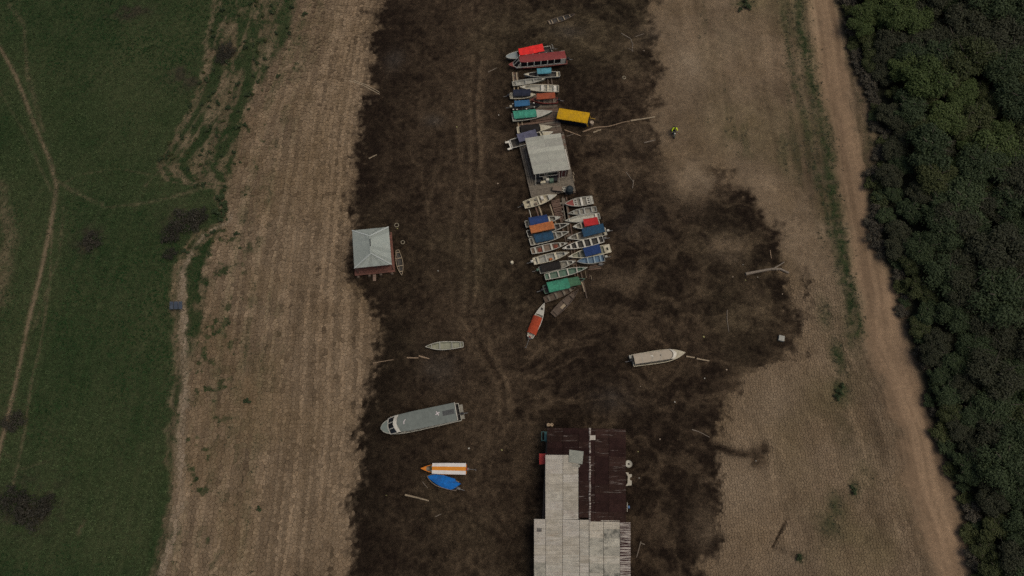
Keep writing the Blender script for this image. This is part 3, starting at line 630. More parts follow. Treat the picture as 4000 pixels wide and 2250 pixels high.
TARP = dict(red=cloth('red', (.75, .035, .03)), rust=cloth('rust', (.30, .075, .035)), teal=cloth('teal', (.085, .26, .31)), navy=cloth('navy', (.022, .026, .042)), blue=cloth('blue', (.035, .115, .22)), dblue=cloth('deep_blue', (.022, .045, .13)), slate=cloth('slate_blue', (.022, .06, .105)), green=cloth('green', (.05, .22, .135)), jade=cloth('jade', (.055, .26, .175)), olive=cloth('moss', (.06, .14, .075)), purple=cloth('lavender', (.12, .12, .17)), orange=cloth('orange', (.42, .145, .05)), crimson=cloth('crimson', (.42, .03, .03)), black=cloth('black', (.020, .017, .015)), yellow=cloth('yellow', (.60, .34, .012)), bright=cloth('bright_blue', (.012, .13, .42)), brick=cloth('brick_red', (.36, .06, .025)))

def prof(t, ws, p, tm, q=1.):
    return ws + (1 - ws) * math.sin(.5 * math.pi * t / tm) if t < tm else max(.025, (1 - ((t - tm) / (1 - tm)) ** p) ** q)
class Boat:
    """a hull in its own frame: x from the transom (0) to the bow tip (L)."""
    def __init__(s, label, bow, stern, beam, hull=GREY, inside=MIDIN, rim=None, H=.5, ws=.72, p=2.1, tm=.42, base=None, zref=None, name='wooden_boat', cat='boat', group=None, rise=.16, sink=.0, q=1.):
        zr = zref if zref is not None else H
        b = base if base is not None else 0
        a, c = P(*bow, zr + b), P(*stern, zr + b); d = a - c; s.L = math.hypot(d.x, d.y); s.B = beam; s.H = H; s.ws, s.p, s.tm, s.rise, s.q = ws, p, tm, rise, q
        s.rz = math.atan2(d.y, d.x); mx = (a + c) / 2
        gz0 = ground_z(mx.x, mx.y) + .0 if base is None else base
        s.o = thing(name, label, cat, (c.x, c.y, gz0 - sink), s.rz, group); s.root = Vector((c.x, c.y, gz0 - sink))
        s.inside = inside; s.rim = rim or hull
        N_ = 18; T = [i / (N_ - 1) for i in range(N_)]; T = [.45 * t + .55 * (1 - (1 - t) ** 2.3) for t in T]
        s.T = T; out = []; inn = []
        for t in T:
            w_, zg, zb = s.hw(t), s.zg(t), .22 * H * max(0, (t - .65) / .35) ** 2 + .02
            x = t * s.L; bx = x - (.10 * s.L * .3) * max(0, (t - .6) / .4) ** 2
            out.append([(x, -w_, zg), (bx, -w_ * .66, zb), (bx, w_ * .66, zb), (x, w_, zg)])
        th = .045
        for t in T[:-1]:
            t2 = max(t, .05 / s.L); w_, zg = max(.01, s.hw(t2) - th), s.zg(t2) - .01; x = t2 * s.L
            fz = .15 + .22 * H * max(0, (t - .65) / .35) ** 2
            inn.append([(x, -w_, zg), (x, -w_ * .72, fz), (x, w_ * .72, fz), (x, w_, zg)])
        mb = MB(); mb.surf(out); mb.quad(*out[0][::-1]); mb.quad(*[(p_[0] + .045, p_[1] * .95, p_[2]) for p_ in out[0]]); s.part('hull', mb, hull)
        mb = MB(); mb.surf(inn); mb.quad(*inn[-1]); s.part('lining', mb, inside)
        mb = MB()
        for sg in (-1, 1):
            rows = []
            for t in T:
                w_, zg = s.hw(t), s.zg(t) + .018; x = t * s.L
                rows.append([(x, sg * (w_ + .02), zg - .05), (x, sg * (w_ + .02), zg), (x, sg * max(0, w_ - .055), zg), (x, sg * max(0, w_ - .055), zg - .05)])
            mb.surf(rows if sg > 0 else [r_[::-1] for r_ in rows])
        w_ = s.hw(0) - .06; mb.box(-.02, .06, -w_, w_, s.zg(0) - .04, s.zg(0) + .014)
        s.part('gunwale', mb, s.rim)
    def hw(s, t): return s.B / 2 * prof(t, s.ws, s.p, s.tm, s.q)
    def zg(s, t): return s.H + s.rise * t ** 2.5
    def part(s, name, mb, m, parent=None, smooth=False): return mb.build(name, m, parent or s.o, None, smooth)
    def loc(s, px, py, z):
        q = P(px, py, z + s.root.z) - s.root; c_, s_ = math.cos(-s.rz), math.sin(-s.rz)
        return (q.x * c_ - q.y * s_, q.x * s_ + q.y * c_)
    def thwarts(s, ts, m, wd=.2):
        for t in ts:
            w_ = s.hw(t) - .05; z = s.zg(t) - .07
            s.part('thwart', MB().box(t * s.L - wd / 2, t * s.L + wd / 2, -w_, w_, z, z + .035), m)
        return s
    def deck(s, t0, m, name='bow_deck'):
        ts = [t0 + (1 - t0) * (1 - (1 - k / 9) ** 2) for k in range(10)]
        rows = [[(t * s.L, -max(.01, s.hw(t) - .058), s.zg(t) + .004), (t * s.L, 0, s.zg(t) + .03), (t * s.L, max(.01, s.hw(t) - .058), s.zg(t) + .004)] for t in ts]
        s.part(name, MB().surf(rows, .03), m); return s
    def stern_deck(s, t1, m):
        w_ = s.hw(0) - .06; w2 = s.hw(t1) - .06; z = s.zg(0) - .015
        s.part('stern_deck', MB().hexa([(.065, -w_, z - .03), (t1 * s.L, -w2, z - .03), (t1 * s.L, w2, z - .03), (.065, w_, z - .03)], [(.065, -w_, z), (t1 * s.L, -w2, z), (t1 * s.L, w2, z), (.065, w_, z)]), m); return s
    def canopy(s, p0, p1, wd, z, m, kind='flat', ribs=3, name='canopy', posts=True, sag=.05, curtain=None):
        a = s.loc(*p0, z); b = s.loc(*p1, z); x0, x1 = min(a[0], b[0]), max(a[0], b[0]); yc = max(-.3, min(.3, (a[1] + b[1]) / 2))
        ya, yb = (a[1], b[1]) if a[0] < b[0] else (b[1], a[1]); tw = max(-.25, min(.25, (yb - ya) / 2))
        nx, ny = 4 * ribs + 1, 9; rows = []; r2 = random.Random(int(p0[0] * 7 + p0[1]))
        for i in range(nx):
            u = i / (nx - 1); row = []
            for j in range(ny):
                v = j / (ny - 1) * 2 - 1
                zz = z + (.24 * (1 - v * v) - .16 if kind == 'arch' else .05 * (1 - v * v)) - sag * abs(math.sin(math.pi * u * ribs)) ** .7 * (1 - .3 * abs(v)) + r2.uniform(-.012, .012)
                xx = x0 + (x1 - x0) * u + r2.uniform(-.015, .015) + (.03 * (1 - abs(v)) if i == nx - 1 else 0)
                row.append((xx, yc + tw * (2 * u - 1) + v * wd / 2 * (1 - .02 * math.sin(math.pi * u * ribs) ** 2), zz))
            row = [(row[0][0], row[0][1] - .01, row[0][2] - .10)] + row + [(row[-1][0], row[-1][1] + .01, row[-1][2] - .10)]
            rows.append(row)
        c = s.part(name, MB().surf(rows, .012), m, smooth=False)
        if posts:
            for u in ([0.03, .97] if x1 - x0 < 2.2 else [.03, .5, .97]):
                x = x0 + (x1 - x0) * u; t = min(max(x / s.L, 0.01), .97)
                for sg in (-1, 1):
                    g_ = s.hw(t) - .03; yy = yc + tw * (2 * u - 1) + sg * (wd / 2 - .04)
                    s.part('canopy_post', MB().tube([(t * s.L, sg * g_, s.zg(t) - .05), (x, yy, z - .06)], .022, 5), STEEL)
        return (x0, x1, yc)
    def outboard(s, y=0., tall=.35, m=None, tilt=.55):
        r_ = s.part('outboard_motor', MB().box(-.42, -.05, y - .15, y + .15, s.H + .02, s.H + tall, .07), m or BLACK)
        l_ = 1.0; s.part('motor_leg', MB().tube([(-.22, y, s.H + .05), (-.22 - l_ * tilt, y, s.H - .18), (-.30 - l_ * tilt * 1.25, y, s.H - .12)], [.07, .05, .04], 6), STEEL, r_)
        s.part('tiller', MB().tube([(-.1, y, s.H + .2), (.35, y + .05, s.H + .22)], .02, 5), STEEL, r_); return s
    def longtail(s, y=0., ln=1.5):
        r_ = s.part('outboard_motor', MB().box(-.32, .10, y - .17, y + .17, s.H + .05, s.H + .38, .05), STEEL)
        s.part('fuel_tank', MB().box(-.15, .05, y - .12, y + .12, s.H + .38, s.H + .47, .03), mat('motor_red', (.3, .05, .04)), r_)
        s.part('tail_shaft', MB().tube([(-.3, y, s.H + .2), (-ln, y, .14)], [.04, .028], 6), STEEL, r_)
        mb = MB()
        for k in range(3):
            a = k * 2.09; mb.bar((-ln, y, .14), (-ln - .02, y + .16 * math.cos(a), .14 + .16 * math.sin(a)), .07, .012)
        s.part('propeller', mb, STEEL, r_); return s

BZ, BL = .20, .16
G1 = 'boats moored along the upper walkway'; G2 = 'boats moored left of the lower walkway'; G3 = 'boats moored right of the lower walkway'
# -- the red passenger launch
b = Boat('long maroon passenger launch with white framed windows, topmost of the moored boats', (1987, 255.3), (2213, 232), 1.8, REDB, DKIN, mat('hull_stripe', (.24, .09, .07), .2), .62, .9, 2.6, .5, BZ, name='passenger_boat', group=G1, q=.75)
b.deck(.74, REDB)
za = 1.82
(ax, ay), (bx, by) = b.loc(2205.4, 209.7, za + .06), b.loc(2030, 236, za + .06); x0, x1 = ax - .1, bx; hwid = .74
rows = []
for i in range(13):
    u = i / 12; x = x0 + (x1 - x0) * u; wf = 1 if u < .82 else 1 - .28 * ((u - .82) / .18) ** 2
    rows.append([(x, v * (hwid - .03) * wf, za + .10 * (1 - v * v)) for v in (-1, -.6, -.2, .2, .6, 1)])
b.part('roof', MB().surf(rows, .05), mat('launch_roof', (.20, .034, .03), .2, 2, .65, .1, 20, (.11, .03, .03), .5, .8))
zs = .66
for sg in (-1, 1):
    wallp = b.part('side_panel', MB().box(x0 + .05, x1 + .15, sg * hwid - .02, sg * hwid + .02, zs, zs + .26), WHITE)
    n = 6; xs = [x0 + .75 + (x1 - x0 - .85) * k / n for k in range(n + 1)]
    b.part('side_panel', MB().box(x0 + .05, xs[0] - .03, sg * hwid - .021, sg * hwid + .021, zs + .262, za - .02), WHITE)
    for x in xs: b.part('window_post', MB().box(x - .06, x + .06, sg * hwid - .03, sg * hwid + .03, zs + .262, za - .02), WHITE)
    for a_, c_ in zip(xs[:-1], xs[1:]): b.part('window_pane', MB().box(a_ + .065, c_ - .065, sg * hwid - .008, sg * hwid + .008, zs + .264, za - .03), GLASS)
fx = x1 - .1
fr = [(-hwid, 0), (-.28, .5), (.28, .5), (hwid, 0)]
for k in range(3):
    (ya, da), (yb, db) = fr[k], fr[k + 1]
    b.part('windshield_pane', MB().hexa([(fx + .55 + da, ya * .97, zs + .2), (fx + .55 + db, yb * .97, zs + .2), (fx + .53 + db, yb * .97, zs + .2), (fx + .53 + da, ya * .97, zs + .2)], [(fx + da * .7, ya * .9, za - .03), (fx + db * .7, yb * .9, za - .03), (fx - .02 + db * .7, yb * .9, za - .03), (fx - .02 + da * .7, ya * .9, za - .03)]), GLASS)
for ya, da in fr: b.part('windshield_post', MB().bar((fx + .57 + da, ya * .97, zs + .15), (fx + .01 + da * .7, ya * .9, za), .07, .06), WHITE)
b.part('windshield_base', MB().slab([(fx - .1, -hwid), (fx + .6, -hwid), (fx + 1.1, -.28), (fx + 1.1, .28), (fx + .6, hwid), (fx - .1, hwid)], zs, zs + .19), WHITE)
b.outboard(0, .4)
# -- the boat with the bright red canopy behind it
b = Boat('grey bowed boat under a bright red canopy, beyond the maroon launch', (1975.6, 224), (2153.6, 192), 1.45, GREY, DKIN, PALEG, .6, .9, 3.0, .5, BZ, group=G1, q=.6)
b.deck(.74, mat('boat_blue_grey', (.23, .26, .25), .15, 3, .7, .1, 20, (.12, .11, .09), .5, 1.2))
b.canopy((2027.7, 204.6), (2122.6, 184.5), 1.42, 1.5, TARP['red'], 'flat', 2, sag=.02)
b.part('stern_rail', MB().tube([(-.0, -.55, .65), (-.15, -.5, 1.15), (-.2, 0, 1.25), (-.15, .5, 1.15), (0, .55, .65)], .03, 5), WHITE); b.outboard()
# -- upper cluster
b = Boat('slim grey boat with a small teal canopy, just below the maroon launch', (2046, 292.5), (2187, 289.4), 1.1, GREY, DKIN, PALEG, .5, .8, 2.3, .4, BZ, group=G1)
b.deck(.86, CREAM).thwarts([.62], GREY).thwarts([.07], CREAM, .3); b.canopy((2098, 275), (2153.6, 271.8), 1.0, 1.25, TARP['teal'], 'arch', 2)
b = Boat('narrow olive grey boat with a white bow tip pointing right, below the teal canopy', (2130, 309), (2001.5, 327), .95, OLIVE, GREY, PALEG, .45, .8, 2.4, .3, BZ, group=G1)
b.deck(.9, WHITE).thwarts([.12, .4, .65], GREY, .16)
b = Boat('open pale boat with cream seats and a bent wire frame, above the rust canopy', (2030, 341), (2183, 346), 1.3, PALEG, PALEG, CREAM, .55, .92, 2.4, .35, BZ, group=G1)
b.thwarts([.28], CREAM, .22).thwarts([.10, .42], WHITE, .42).deck(.86, PALEG)
b.part('wire_frame', MB().tube([(.2, .6, .5), (.25, .55, 1.15), (.9, .55, 1.2), (1.5, .55, 1.0), (2.4, .55, .7)], .016, 5), STEEL)
b = Boat('cream boat under a near black tarp at the left of the upper walkway', (2092, 371), (1992, 374), 1.15, CREAM, MIDIN, CREAM, .5, .85, 2.2, .4, BZ, group=G1)
b.deck(.78, CREAM).thwarts([.08], CREAM); b.canopy((2004.5, 356), (2071.8, 354), 1.2, 1.0, TARP['navy'], 'arch', 2); b.outboard()
b = Boat('dark boat with reddish hull under a rust orange canopy', (2074, 392), (2178, 392), 1.1, REDB, BROWNIN, REDB, .5, .85, 2.2, .4, BZ, group=G1)
b.thwarts([.15, .5, .7], BROWNIN); b.canopy((2096.7, 372), (2168, 367), 1.05, 1.25, TARP['rust'], 'flat', 2); b.outboard()
b = Boat('black boat with white rowlock blocks under a mid blue canopy', (2110, 411), (2001, 418), 1.15, DKIN, DKIN, BLACK, .5, .85, 2.2, .4, BZ, group=G1)
for t in (.03, .16, .5, .78):
    for sg in (-1, 1): b.part('rowlock_block', MB().box(t * b.L - .1, t * b.L + .1, sg * b.hw(t) - .07, sg * b.hw(t) + .07, b.zg(t) + .02, b.zg(t) + .10), WHITE)
b.canopy((2009.7, 404.4), (2068.7, 399.7), 1.0, 1.15, TARP['blue'], 'flat', 2); b.outboard(0, .35, CREAM)
b = Boat('broad pale boat with jade green canopy in four ribs and pointed grey bow', (2158, 436), (2001, 459), 1.6, GREENB, MIDIN, PALEG, .55, .85, 2.0, .38, BZ, group=G1)
b.deck(.60, PALEG).stern_deck(.08, GREY); b.canopy((2005.6, 446), (2094, 437.5), 1.35, 1.05, TARP['jade'], 'arch', 4, sag=.07)
b = Boat('cream bowed boat under a black canopy, above the lavender one', (2157, 497), (2020, 508), 1.25, CREAM, DKIN, CREAM, .55, .85, 2.2, .4, BZ, group=G1)
b.deck(.66, CREAM).stern_deck(.07, CREAM); b.canopy((2033.5, 500), (2107, 495), 1.25, 1.0, TARP['black'], 'arch', 3)
b = Boat('white speedboat with lavender canopy and green windshield beside the office roof', (2160, 517), (1997, 562), 1.6, WHITE, DKIN, WHITE, .55, .9, 2.3, .4, BZ, name='speedboat', group=G1)
b.deck(.70, CREAM); b.canopy((2022, 537), (2094.6, 516.6), 1.4, 1.15, TARP['purple'], 'flat', 3, sag=.07)
b.part('windshield', MB().surf([[(b.L * .72 + .25 * math.cos(a), .55 * math.sin(a), .60 + h) for a in (-1.4, -.8, 0, .8, 1.4)] for h in (.03, .33)], .02), mat('green_glass', (.02, .05, .04), .2, 2, .15, 0, spec=.5))
b.part('swim_platform', MB().slab([(-.75, -.75), (-.02, -.75), (-.02, .75), (-.75, .75), (-.75, .45), (-.3, .45), (-.3, -.45), (-.75, -.45)], .30, .36), WHITE)
# -- the yellow roofed boat
b = Boat('boat with a yellow canopy and black side curtains, right of the upper walkway', (2175, 448), (2301, 476), 1.75, DKIN, DKIN, BLACK, .5, .95, 3.4, .5, .0, name='covered_boat')
x0, x1, yc = b.canopy((2180, 440), (2300, 458.7), 1.9, 1.65, TARP['yellow'], 'arch', 1, sag=.0)
for sg in (-1, 1): b.part('side_curtain', MB().surf([[(x0 + .1 + (x1 - x0 - .35) * k / 10, yc + sg * (.93 - .04 * (k % 2)), z) for k in range(11)] for z in (1.40, .95, .5)], .015), TARP['navy'])
for sg in (-1, 1): b.part('corner_post', MB().bar((.05, sg * .8, .5), (x0 + .06, yc + sg * .9, 1.55), .09, .09), TARP['yellow'])
b.part('bumper_rail', MB().tube([(-.0, -.7, .5), (-.4, -.75, .45), (-.8, -.8, .35)], .045, 5), mat('rail_yellow', (.4, .25, .03)))
pt = P(2312, 478, .55); o = thing('water_drum', 'round beige drum beside the yellow canopy boat', 'drum', (pt.x, pt.y, .0))
MB().tube([(0, 0, 0), (0, 0, .1), (0, 0, .55), (0, 0, .6)], [.28, .31, .31, .28], 16).build('shell', mat('beige_drum', (.40, .31, .22)), o); MB().tube([(0, 0, .6), (0, 0, .63)], .24, 16).build('lid', mat('beige_lid', (.46, .37, .27)), o)
MB().tube([(.08, .02, .63), (.08, .02, .67)], .05, 8).build('cap', BLACK, o)

# -- lower left rank
b = Boat('cream fishing boat with cluttered deck, first of the left rank below the office deck', (2175, 762), (2047, 801), 1.4, CREAM, CREAM, CREAM, .5, .82, 2.1, .4, BL, group=G2)
b.deck(.74, PALEG).thwarts([.45, .2], CREAM).outboard(); b.part('wheel_stand', MB().box(b.L * .52, b.L * .6, -.1, .45, .12, .75), WHITE)
for t, y, sx, sy, h in ((.16, .3, .35, .2, .42), (.34, -.32, .3, .35, .42), (.38, .35, .28, .22, .35), (.5, -.2, .22, .2, .5), (.12, -.3, .2, .15, .3)): b.part('gear_box', MB().box(t * b.L - sx / 2, t * b.L + sx / 2, y - sy / 2, y + sy / 2, .11, .11 + h), random.choice([DKIN, MIDIN, BROWNIN]))
b = Boat('boat with deep blue canopy and white bow, second of the left rank', (2190, 849), (2052, 876), 1.25, PALEG, MIDIN, PALEG, .5, .8, 2.2, .4, BL, group=G2)
b.deck(.84, PALEG).thwarts([.68], CREAM).thwarts([.1], PALEG); b.canopy((2067.8, 864.4), (2140, 851.9), 1.35, 1.15, TARP['dblue'], 'arch', 2)
b = Boat('dark hulled boat under an orange canopy, third of the left rank', (2223.4, 875.2), (2060, 914), 1.25, OLIVE, DKIN, PALEG, .5, .82, 2.1, .4, BL, group=G2)
b.thwarts([.66, .78], MIDIN).deck(.92, GREY); b.canopy((2070.9, 896.7), (2162.4, 877), 1.2, 1.2, TARP['orange'], 'flat', 3, sag=.03)
b = Boat('grey boat under a slate blue canopy, fourth of the left rank', (2222, 907), (2070, 946), 1.3, GREY, MIDIN, PALEG, .5, .82, 2.1, .4, BL, group=G2)
b.thwarts([.68, .82], GREY).thwarts([.1], CREAM, .3); b.canopy((2088, 930), (2160, 915.6), 1.3, 1.05, TARP['slate'], 'arch', 2, sag=.06)
b = Boat('open pale canoe with four crosswise seats and red netting, fifth of the left rank', (2217, 950.5), (2075, 981), 1.1, PALEG, BROWNIN, PALEG, .45, .8, 2.1, .4, BL, group=G2)
b.thwarts([.12, .33, .56, .80], PALEG, .24).deck(.9, PALEG)
NETTING = mat('red_net', (.20, .06, .035), .4, 8, .9, .6, 20)
for t in (.24, .68):
    r2 = random.Random(int(t * 100)); n_ = 10
    rows = [[(t * b.L + (i / 5 - .5) * .55 + r2.uniform(-.04, .04), (j / 5 - .5) * .6 + r2.uniform(-.04, .04), .14 + .18 * max(0, 1 - ((i - 2.5) ** 2 + (j - 2.5) ** 2) / 8) + r2.uniform(0, .05)) for j in range(6)] for i in range(6)]
    ob = MB().surf(rows, .03).build('net_pile', NETTING); ob.location = b.o.location; ob.rotation_euler = b.o.rotation_euler
    tag(ob, 'heap of red netting at the %s end of the pale canoe with four seats' % ('stern' if t < .5 else 'bow'), 'net')
b = Boat('cream open boat with box seats and an outboard motor, sixth of the left rank', (2223.6, 987), (2084, 1021), 1.2, CREAM, GREY, CREAM, .5, .85, 2.1, .42, BL, group=G2)
b.thwarts([.13, .62], CREAM, .3).thwarts([.36], PALEG, .14).deck(.86, PALEG).stern_deck(.06, CREAM).outboard(0, .38, WHITE)
ob = MB().box(-.22, .22, -.16, .16, .12, .42, .05).build('fuel_can', mat('orange_plastic', (.42, .13, .03))); q = b.o.matrix_basis @ Vector((b.L * .47, -.22, 0)); ob.location = q; ob.rotation_euler = b.o.rotation_euler; tag(ob, 'orange fuel can in the cream boat with box seats', 'can')
b = Boat('grey boat under a black canopy with a green motor, seventh of the left rank', (2249, 1021), (2107, 1056), 1.2, GREY, MIDIN, PALEG, .5, .82, 2.1, .42, BL, group=G2)
b.thwarts([.78], PALEG).deck(.9, PALEG); b.canopy((2114, 1047), (2188, 1031), 1.2, 1.0, TARP['black'], 'arch', 2); b.outboard(.1, .3, GREENB)
b = Boat('green canoe with four pale seats, eighth of the left rank', (2294.8, 1046), (2128.5, 1082), 1.08, GREENB, GREENB, PALEG, .45, .82, 2.2, .42, BL, group=G2)
b.thwarts([.11, .32, .54, .75], PALEG, .18).deck(.88, GREENB)
b = Boat('boat fully covered by a long green canopy, ninth of the left rank', (2285, 1090), (2124, 1132), 1.4, GREENB, DKIN, GREENB, .5, .85, 2.2, .42, BL, group=G2)
b.canopy((2140, 1121), (2222, 1103), 1.5, 1.15, TARP['green'], 'arch', 2); b.canopy((2222, 1103), (2264, 1095), 1.25, 1.10, TARP['olive'], 'flat', 1); b.outboard()
b = Boat('old brown wooden boat below the long green canopy', (2250, 1124), (2126, 1172), 1.0, OLDW, OLDW, OLDW, .38, .85, 2.2, .45, .0, group=G2)
b.thwarts([.15, .38, .62, .82], WOOD, .3)
b = Boat('worn dark wooden boat lying slantwise at the foot of the left rank', (2260, 1132), (2160, 1230), 1.15, OLDW, OLDW, OLDW, .36, .8, 2.0, .4, .0)
b.thwarts([.12, .5, .75], OLDW, .4); b.part('bottom_board', MB().box(b.L * .3, b.L * .47, -.3, .1, .12, .16), PALEW)
# -- lower right rank
b = Boat('grey boat with brick red bow deck and white frames, first of the right rank', (2206.3, 798), (2316, 780), 1.4, GREY, MIDIN, PALEG, .5, .9, 2.2, .42, BL, group=G3)
b.deck(.70, REDB).thwarts([.40], WHITE, .3).stern_deck(.08, PALEG)
for t in (.16, .62):
    fr_ = MB()
    for dx in (-.22, .22): fr_.box(t * b.L + dx - .04, t * b.L + dx + .04, -.5, .5, .44, .50)
    for y in (-.48, -.16, .16, .48): fr_.box(t * b.L - .18, t * b.L + .18, y - .035, y + .035, .442, .498)
    b.part('seat_frame', fr_, WHITE)
b = Boat('grey green canoe with plank seats, second of the right rank', (2219.8, 835), (2330, 816), 1.0, OLIVE, MIDIN, GREY, .45, .82, 2.2, .42, BL, group=G3)
b.thwarts([.16, .42, .60, .80], GREY, .2)
b = Boat('long pale grey canoe with bare floor, third of the right rank', (2206, 864), (2343, 843), 1.15, PALEG, PALEG, PALEG, .45, .8, 2.2, .40, BL, group=G3)
b.thwarts([.10], WHITE, .24).thwarts([.86], PALEG).deck(.92, PALEG)
b = Boat('pale boat with a crimson canopy near its stern, fourth of the right rank', (2237.7, 887), (2342, 871), 1.15, PALEG, MIDIN, WHITE, .5, .82, 2.2, .45, BL, group=G3)
b.deck(.86, PALEG).thwarts([.68], CREAM); b.canopy((2280.8, 870), (2335.5, 861), 1.15, 1.1, TARP['crimson'], 'flat', 1)
b = Boat('grey boat under a navy blue canopy, fifth of the right rank', (2216, 932.6), (2368, 903), 1.35, GREY, MIDIN, PALEG, .5, .85, 2.2, .42, BL, group=G3)
b.deck(.90, PALEG).thwarts([.74], CREAM).stern_deck(.07, CREAM); b.canopy((2276, 909), (2359.7, 888), 1.3, 1.1, TARP['slate'], 'flat', 2); b.outboard(0, .3, WHITE)
b = Boat('white open boat with five broad crosswise seats, sixth of the right rank', (2196.4, 972), (2357, 933), 1.2, WHITE, DKIN, WHITE, .48, .82, 2.2, .42, BL, group=G3)
b.thwarts([.12, .30, .47, .64, .79], WHITE, .26).deck(.90, WHITE).outboard(0, .3, STEEL)
b = Boat('grey boat with royal blue canopy and cream stern deck, seventh of the right rank', (2220, 1004.6), (2384, 969), 1.35, GREY, OLIVE, CREAM, .5, .9, 2.2, .42, BL, group=G3)
b.deck(.9, GREY).thwarts([.72], MIDIN); b.canopy((2282.4, 985), (2345, 969), 1.35, 1.05, TARP['dblue'], 'flat', 2)
w_ = b.hw(0) - .07; fr_ = MB(); fr_.box(.08, .3, -w_, w_, .44, .49); fr_.box(.62, .9, -w_, w_, .44, .49); fr_.box(.301, .619, -w_, -.2, .44, .489); fr_.box(.301, .619, .2, w_, .44, .489); b.part('stern_deck', fr_, CREAM)
b = Boat('small blue canoe with light blue seats, lowest of the right rank', (2252.6, 1023), (2361, 1007), 1.2, BLUEB, BLUEB, GREY, .48, .85, 2.1, .45, BL, group=G3)
b.thwarts([.14, .36, .60], mat('pale_blue_paint', (.26, .33, .36), .15), .16).deck(.82, BLUEB); b.outboard(-.1, .3, PALEG)

# -- lone boats
b = Boat('slender white boat under a brick red tarp, alone below the left rank', (2126.5, 1184.6), (2070, 1318), 1.3, WHITE, WHITE, WHITE, .5, .62, 2.0, .42)
b.deck(.86, WHITE).deck(.64, PALEG, 'foredeck') if False else b.deck(.66, PALEG)
b.part('bow_hatch', MB().box(b.L * .80, b.L * .85, -.14, .14, b.zg(.82) + .02, b.zg(.82) + .06), BLACK)
b.canopy((2102, 1236), (2076, 1302), 1.28, .72, TARP['brick'], 'arch', 3, posts=False, sag=.05); b.longtail(0, 1.4)
b = Boat('pale olive canoe alone on the mud in the middle of the channel', (1662, 1355), (1810, 1345.5), 1.15, OLIVE, OLIVE, PALEG, .42, .6, 2.0, .52)
b.thwarts([.08, .30, .62, .84], GREY, .12)
b = Boat('half sunk dark canoe with pale ribs near the top of the channel', (2247, 54), (2143, 86), 1.0, OLDW, DKIN, OLDW, .34, .8, 2.2, .4, sink=.14)
b.thwarts([.04, .14, .36, .58, .80], PALEW, .14)
b = Boat('thin open canoe with pale ribs beside the hip roofed house', (1570, 1077), (1552, 976), .95, PALEW, DKIN, PALEW, .40, .45, 2.0, .5, name='canoe')
b.thwarts([.10, .32, .62, .84], PALEW, .10); b.part('side_rail', MB().bar((.3, -.22, .36), (b.L * .8, -.18, .40), .06, .05), BROWNIN)

# -- white roofed launch right of the channel
b = Boat('cream launch with long flat roof and rounded windshield, right of the channel', (2676, 1378), (2471, 1408.5), 1.75, PALEG, MIDIN, CREAM, .6, .92, 2.6, .5, name='passenger_boat')
b.deck(.76, CREAM); za = 1.25
(ax, ay), (bx, by) = b.loc(2476.5, 1400.8, za), b.loc(2613, 1381, za); x0, x1, hwid = ax, bx, .66
ROOFM = mat('launch_cream_roof', (.40, .34, .255), .12, 2, .7, .1, 20, (.30, .25, .17), .5, .8)
rows = []
for i in range(17):
    u = i / 16; x = x0 + (x1 - x0) * u; rows.append([(x + (.45 * (1 - v * v) if u > .6 else .45 * (1 - v * v) * max(0, (u - .4) / .2)), v * hwid, za + .07 * (1 - v * v)) for v in (-1, -.75, -.5, -.25, 0, .25, .5, .75, 1)])
b.part('roof', MB().surf(rows, .04), ROOFM)
for u in (.22, .47, .68):
    x = x0 + (x1 - x0) * u; xo = .45 if u > .6 else .45 * max(0, (u - .4) / .2)
    b.part('roof_seam', MB().surf([[(x + xo * (1 - v * v) + d, v * hwid, za + .07 * (1 - v * v) + .012) for v in (-1, -.5, 0, .5, 1)] for d in (0, .05)], .02), GREY)
rows = [[(x1 + .05 + .5 * (1 - v * v) + d * (.55 - .1 * abs(v)), v * (hwid + .02), za + .04 + .07 * (1 - v * v) - d * .3) for v in (-1, -.75, -.5, -.25, 0, .25, .5, .75, 1)] for d in (0, .5, 1)]
b.part('windshield_visor', MB().surf(rows, .03), WHITE)
for sg in (-1, 1):
    for k in range(6): b.part('roof_post', MB().box(x0 + .1 + (x1 - x0 - .2) * k / 5 - .03, x0 + .1 + (x1 - x0 - .2) * k / 5 + .03, sg * .62 - .03, sg * .62 + .03, .55, za - .02), WHITE)
    b.part('side_curtain', MB().box(x0 + .15, x1 - .1, sg * .615 - .01, sg * .615 + .01, .6, za - .2), MIDIN)
q = (x0 + x1) / 2
b.part('roof_mark', MB().slab([(q - .28, .12), (q + .05, .02), (q + .22, -.22), (q + .2, .1), (q + .12, .22), (q - .1, .16)], za + .085, za + .092), WHITE)
b.part('roof_vent', MB().tube([(q + 1.2, 0, za + .06), (q + 1.2, 0, za + .16)], .07, 8), BLACK)
b.outboard(0, .4); b.part('stern_locker', MB().box(-.35, -.03, .3, .75, .4, .75), PALEG)

# -- long grey covered boat
b = Boat('long grey covered boat with white windshield band and roof hatch, left of the channel', (1486.5, 1673.7), (1797, 1608.5), 2.5, WHITE, DKIN, PALEG, .7, .92, 2.6, .62, name='passenger_boat', rise=.05, q=.55)
SG = mat('grey_roof', (.160, .178, .158), .14, 2.2, .8, .1, 20, (.122, .138, .122), .5, .7, spec=.15)
b.deck(.82, mat('grey_bow', (.17, .20, .175), .15)); za = 1.55
(ax, ay), (bx, by) = b.loc(1781, 1602, za), b.loc(1563, 1653, za); x0, x1, hwid = ax, bx, 1.17
def fcurve(v): return -.38 * abs(v) ** 1.5
rows = []
for i in range(19):
    u = i / 18; f = max(0, (u - .8) / .2); x = x0 + (x1 - x0) * u; rows.append([(x + f * (.42 + fcurve(v)), v * (hwid * (1 - .06 * f)), za + .09 * (1 - v * v)) for v in (-1, -.75, -.5, -.25, 0, .25, .5, .75, 1)])
b.part('roof', MB().surf(rows, .05), SG)
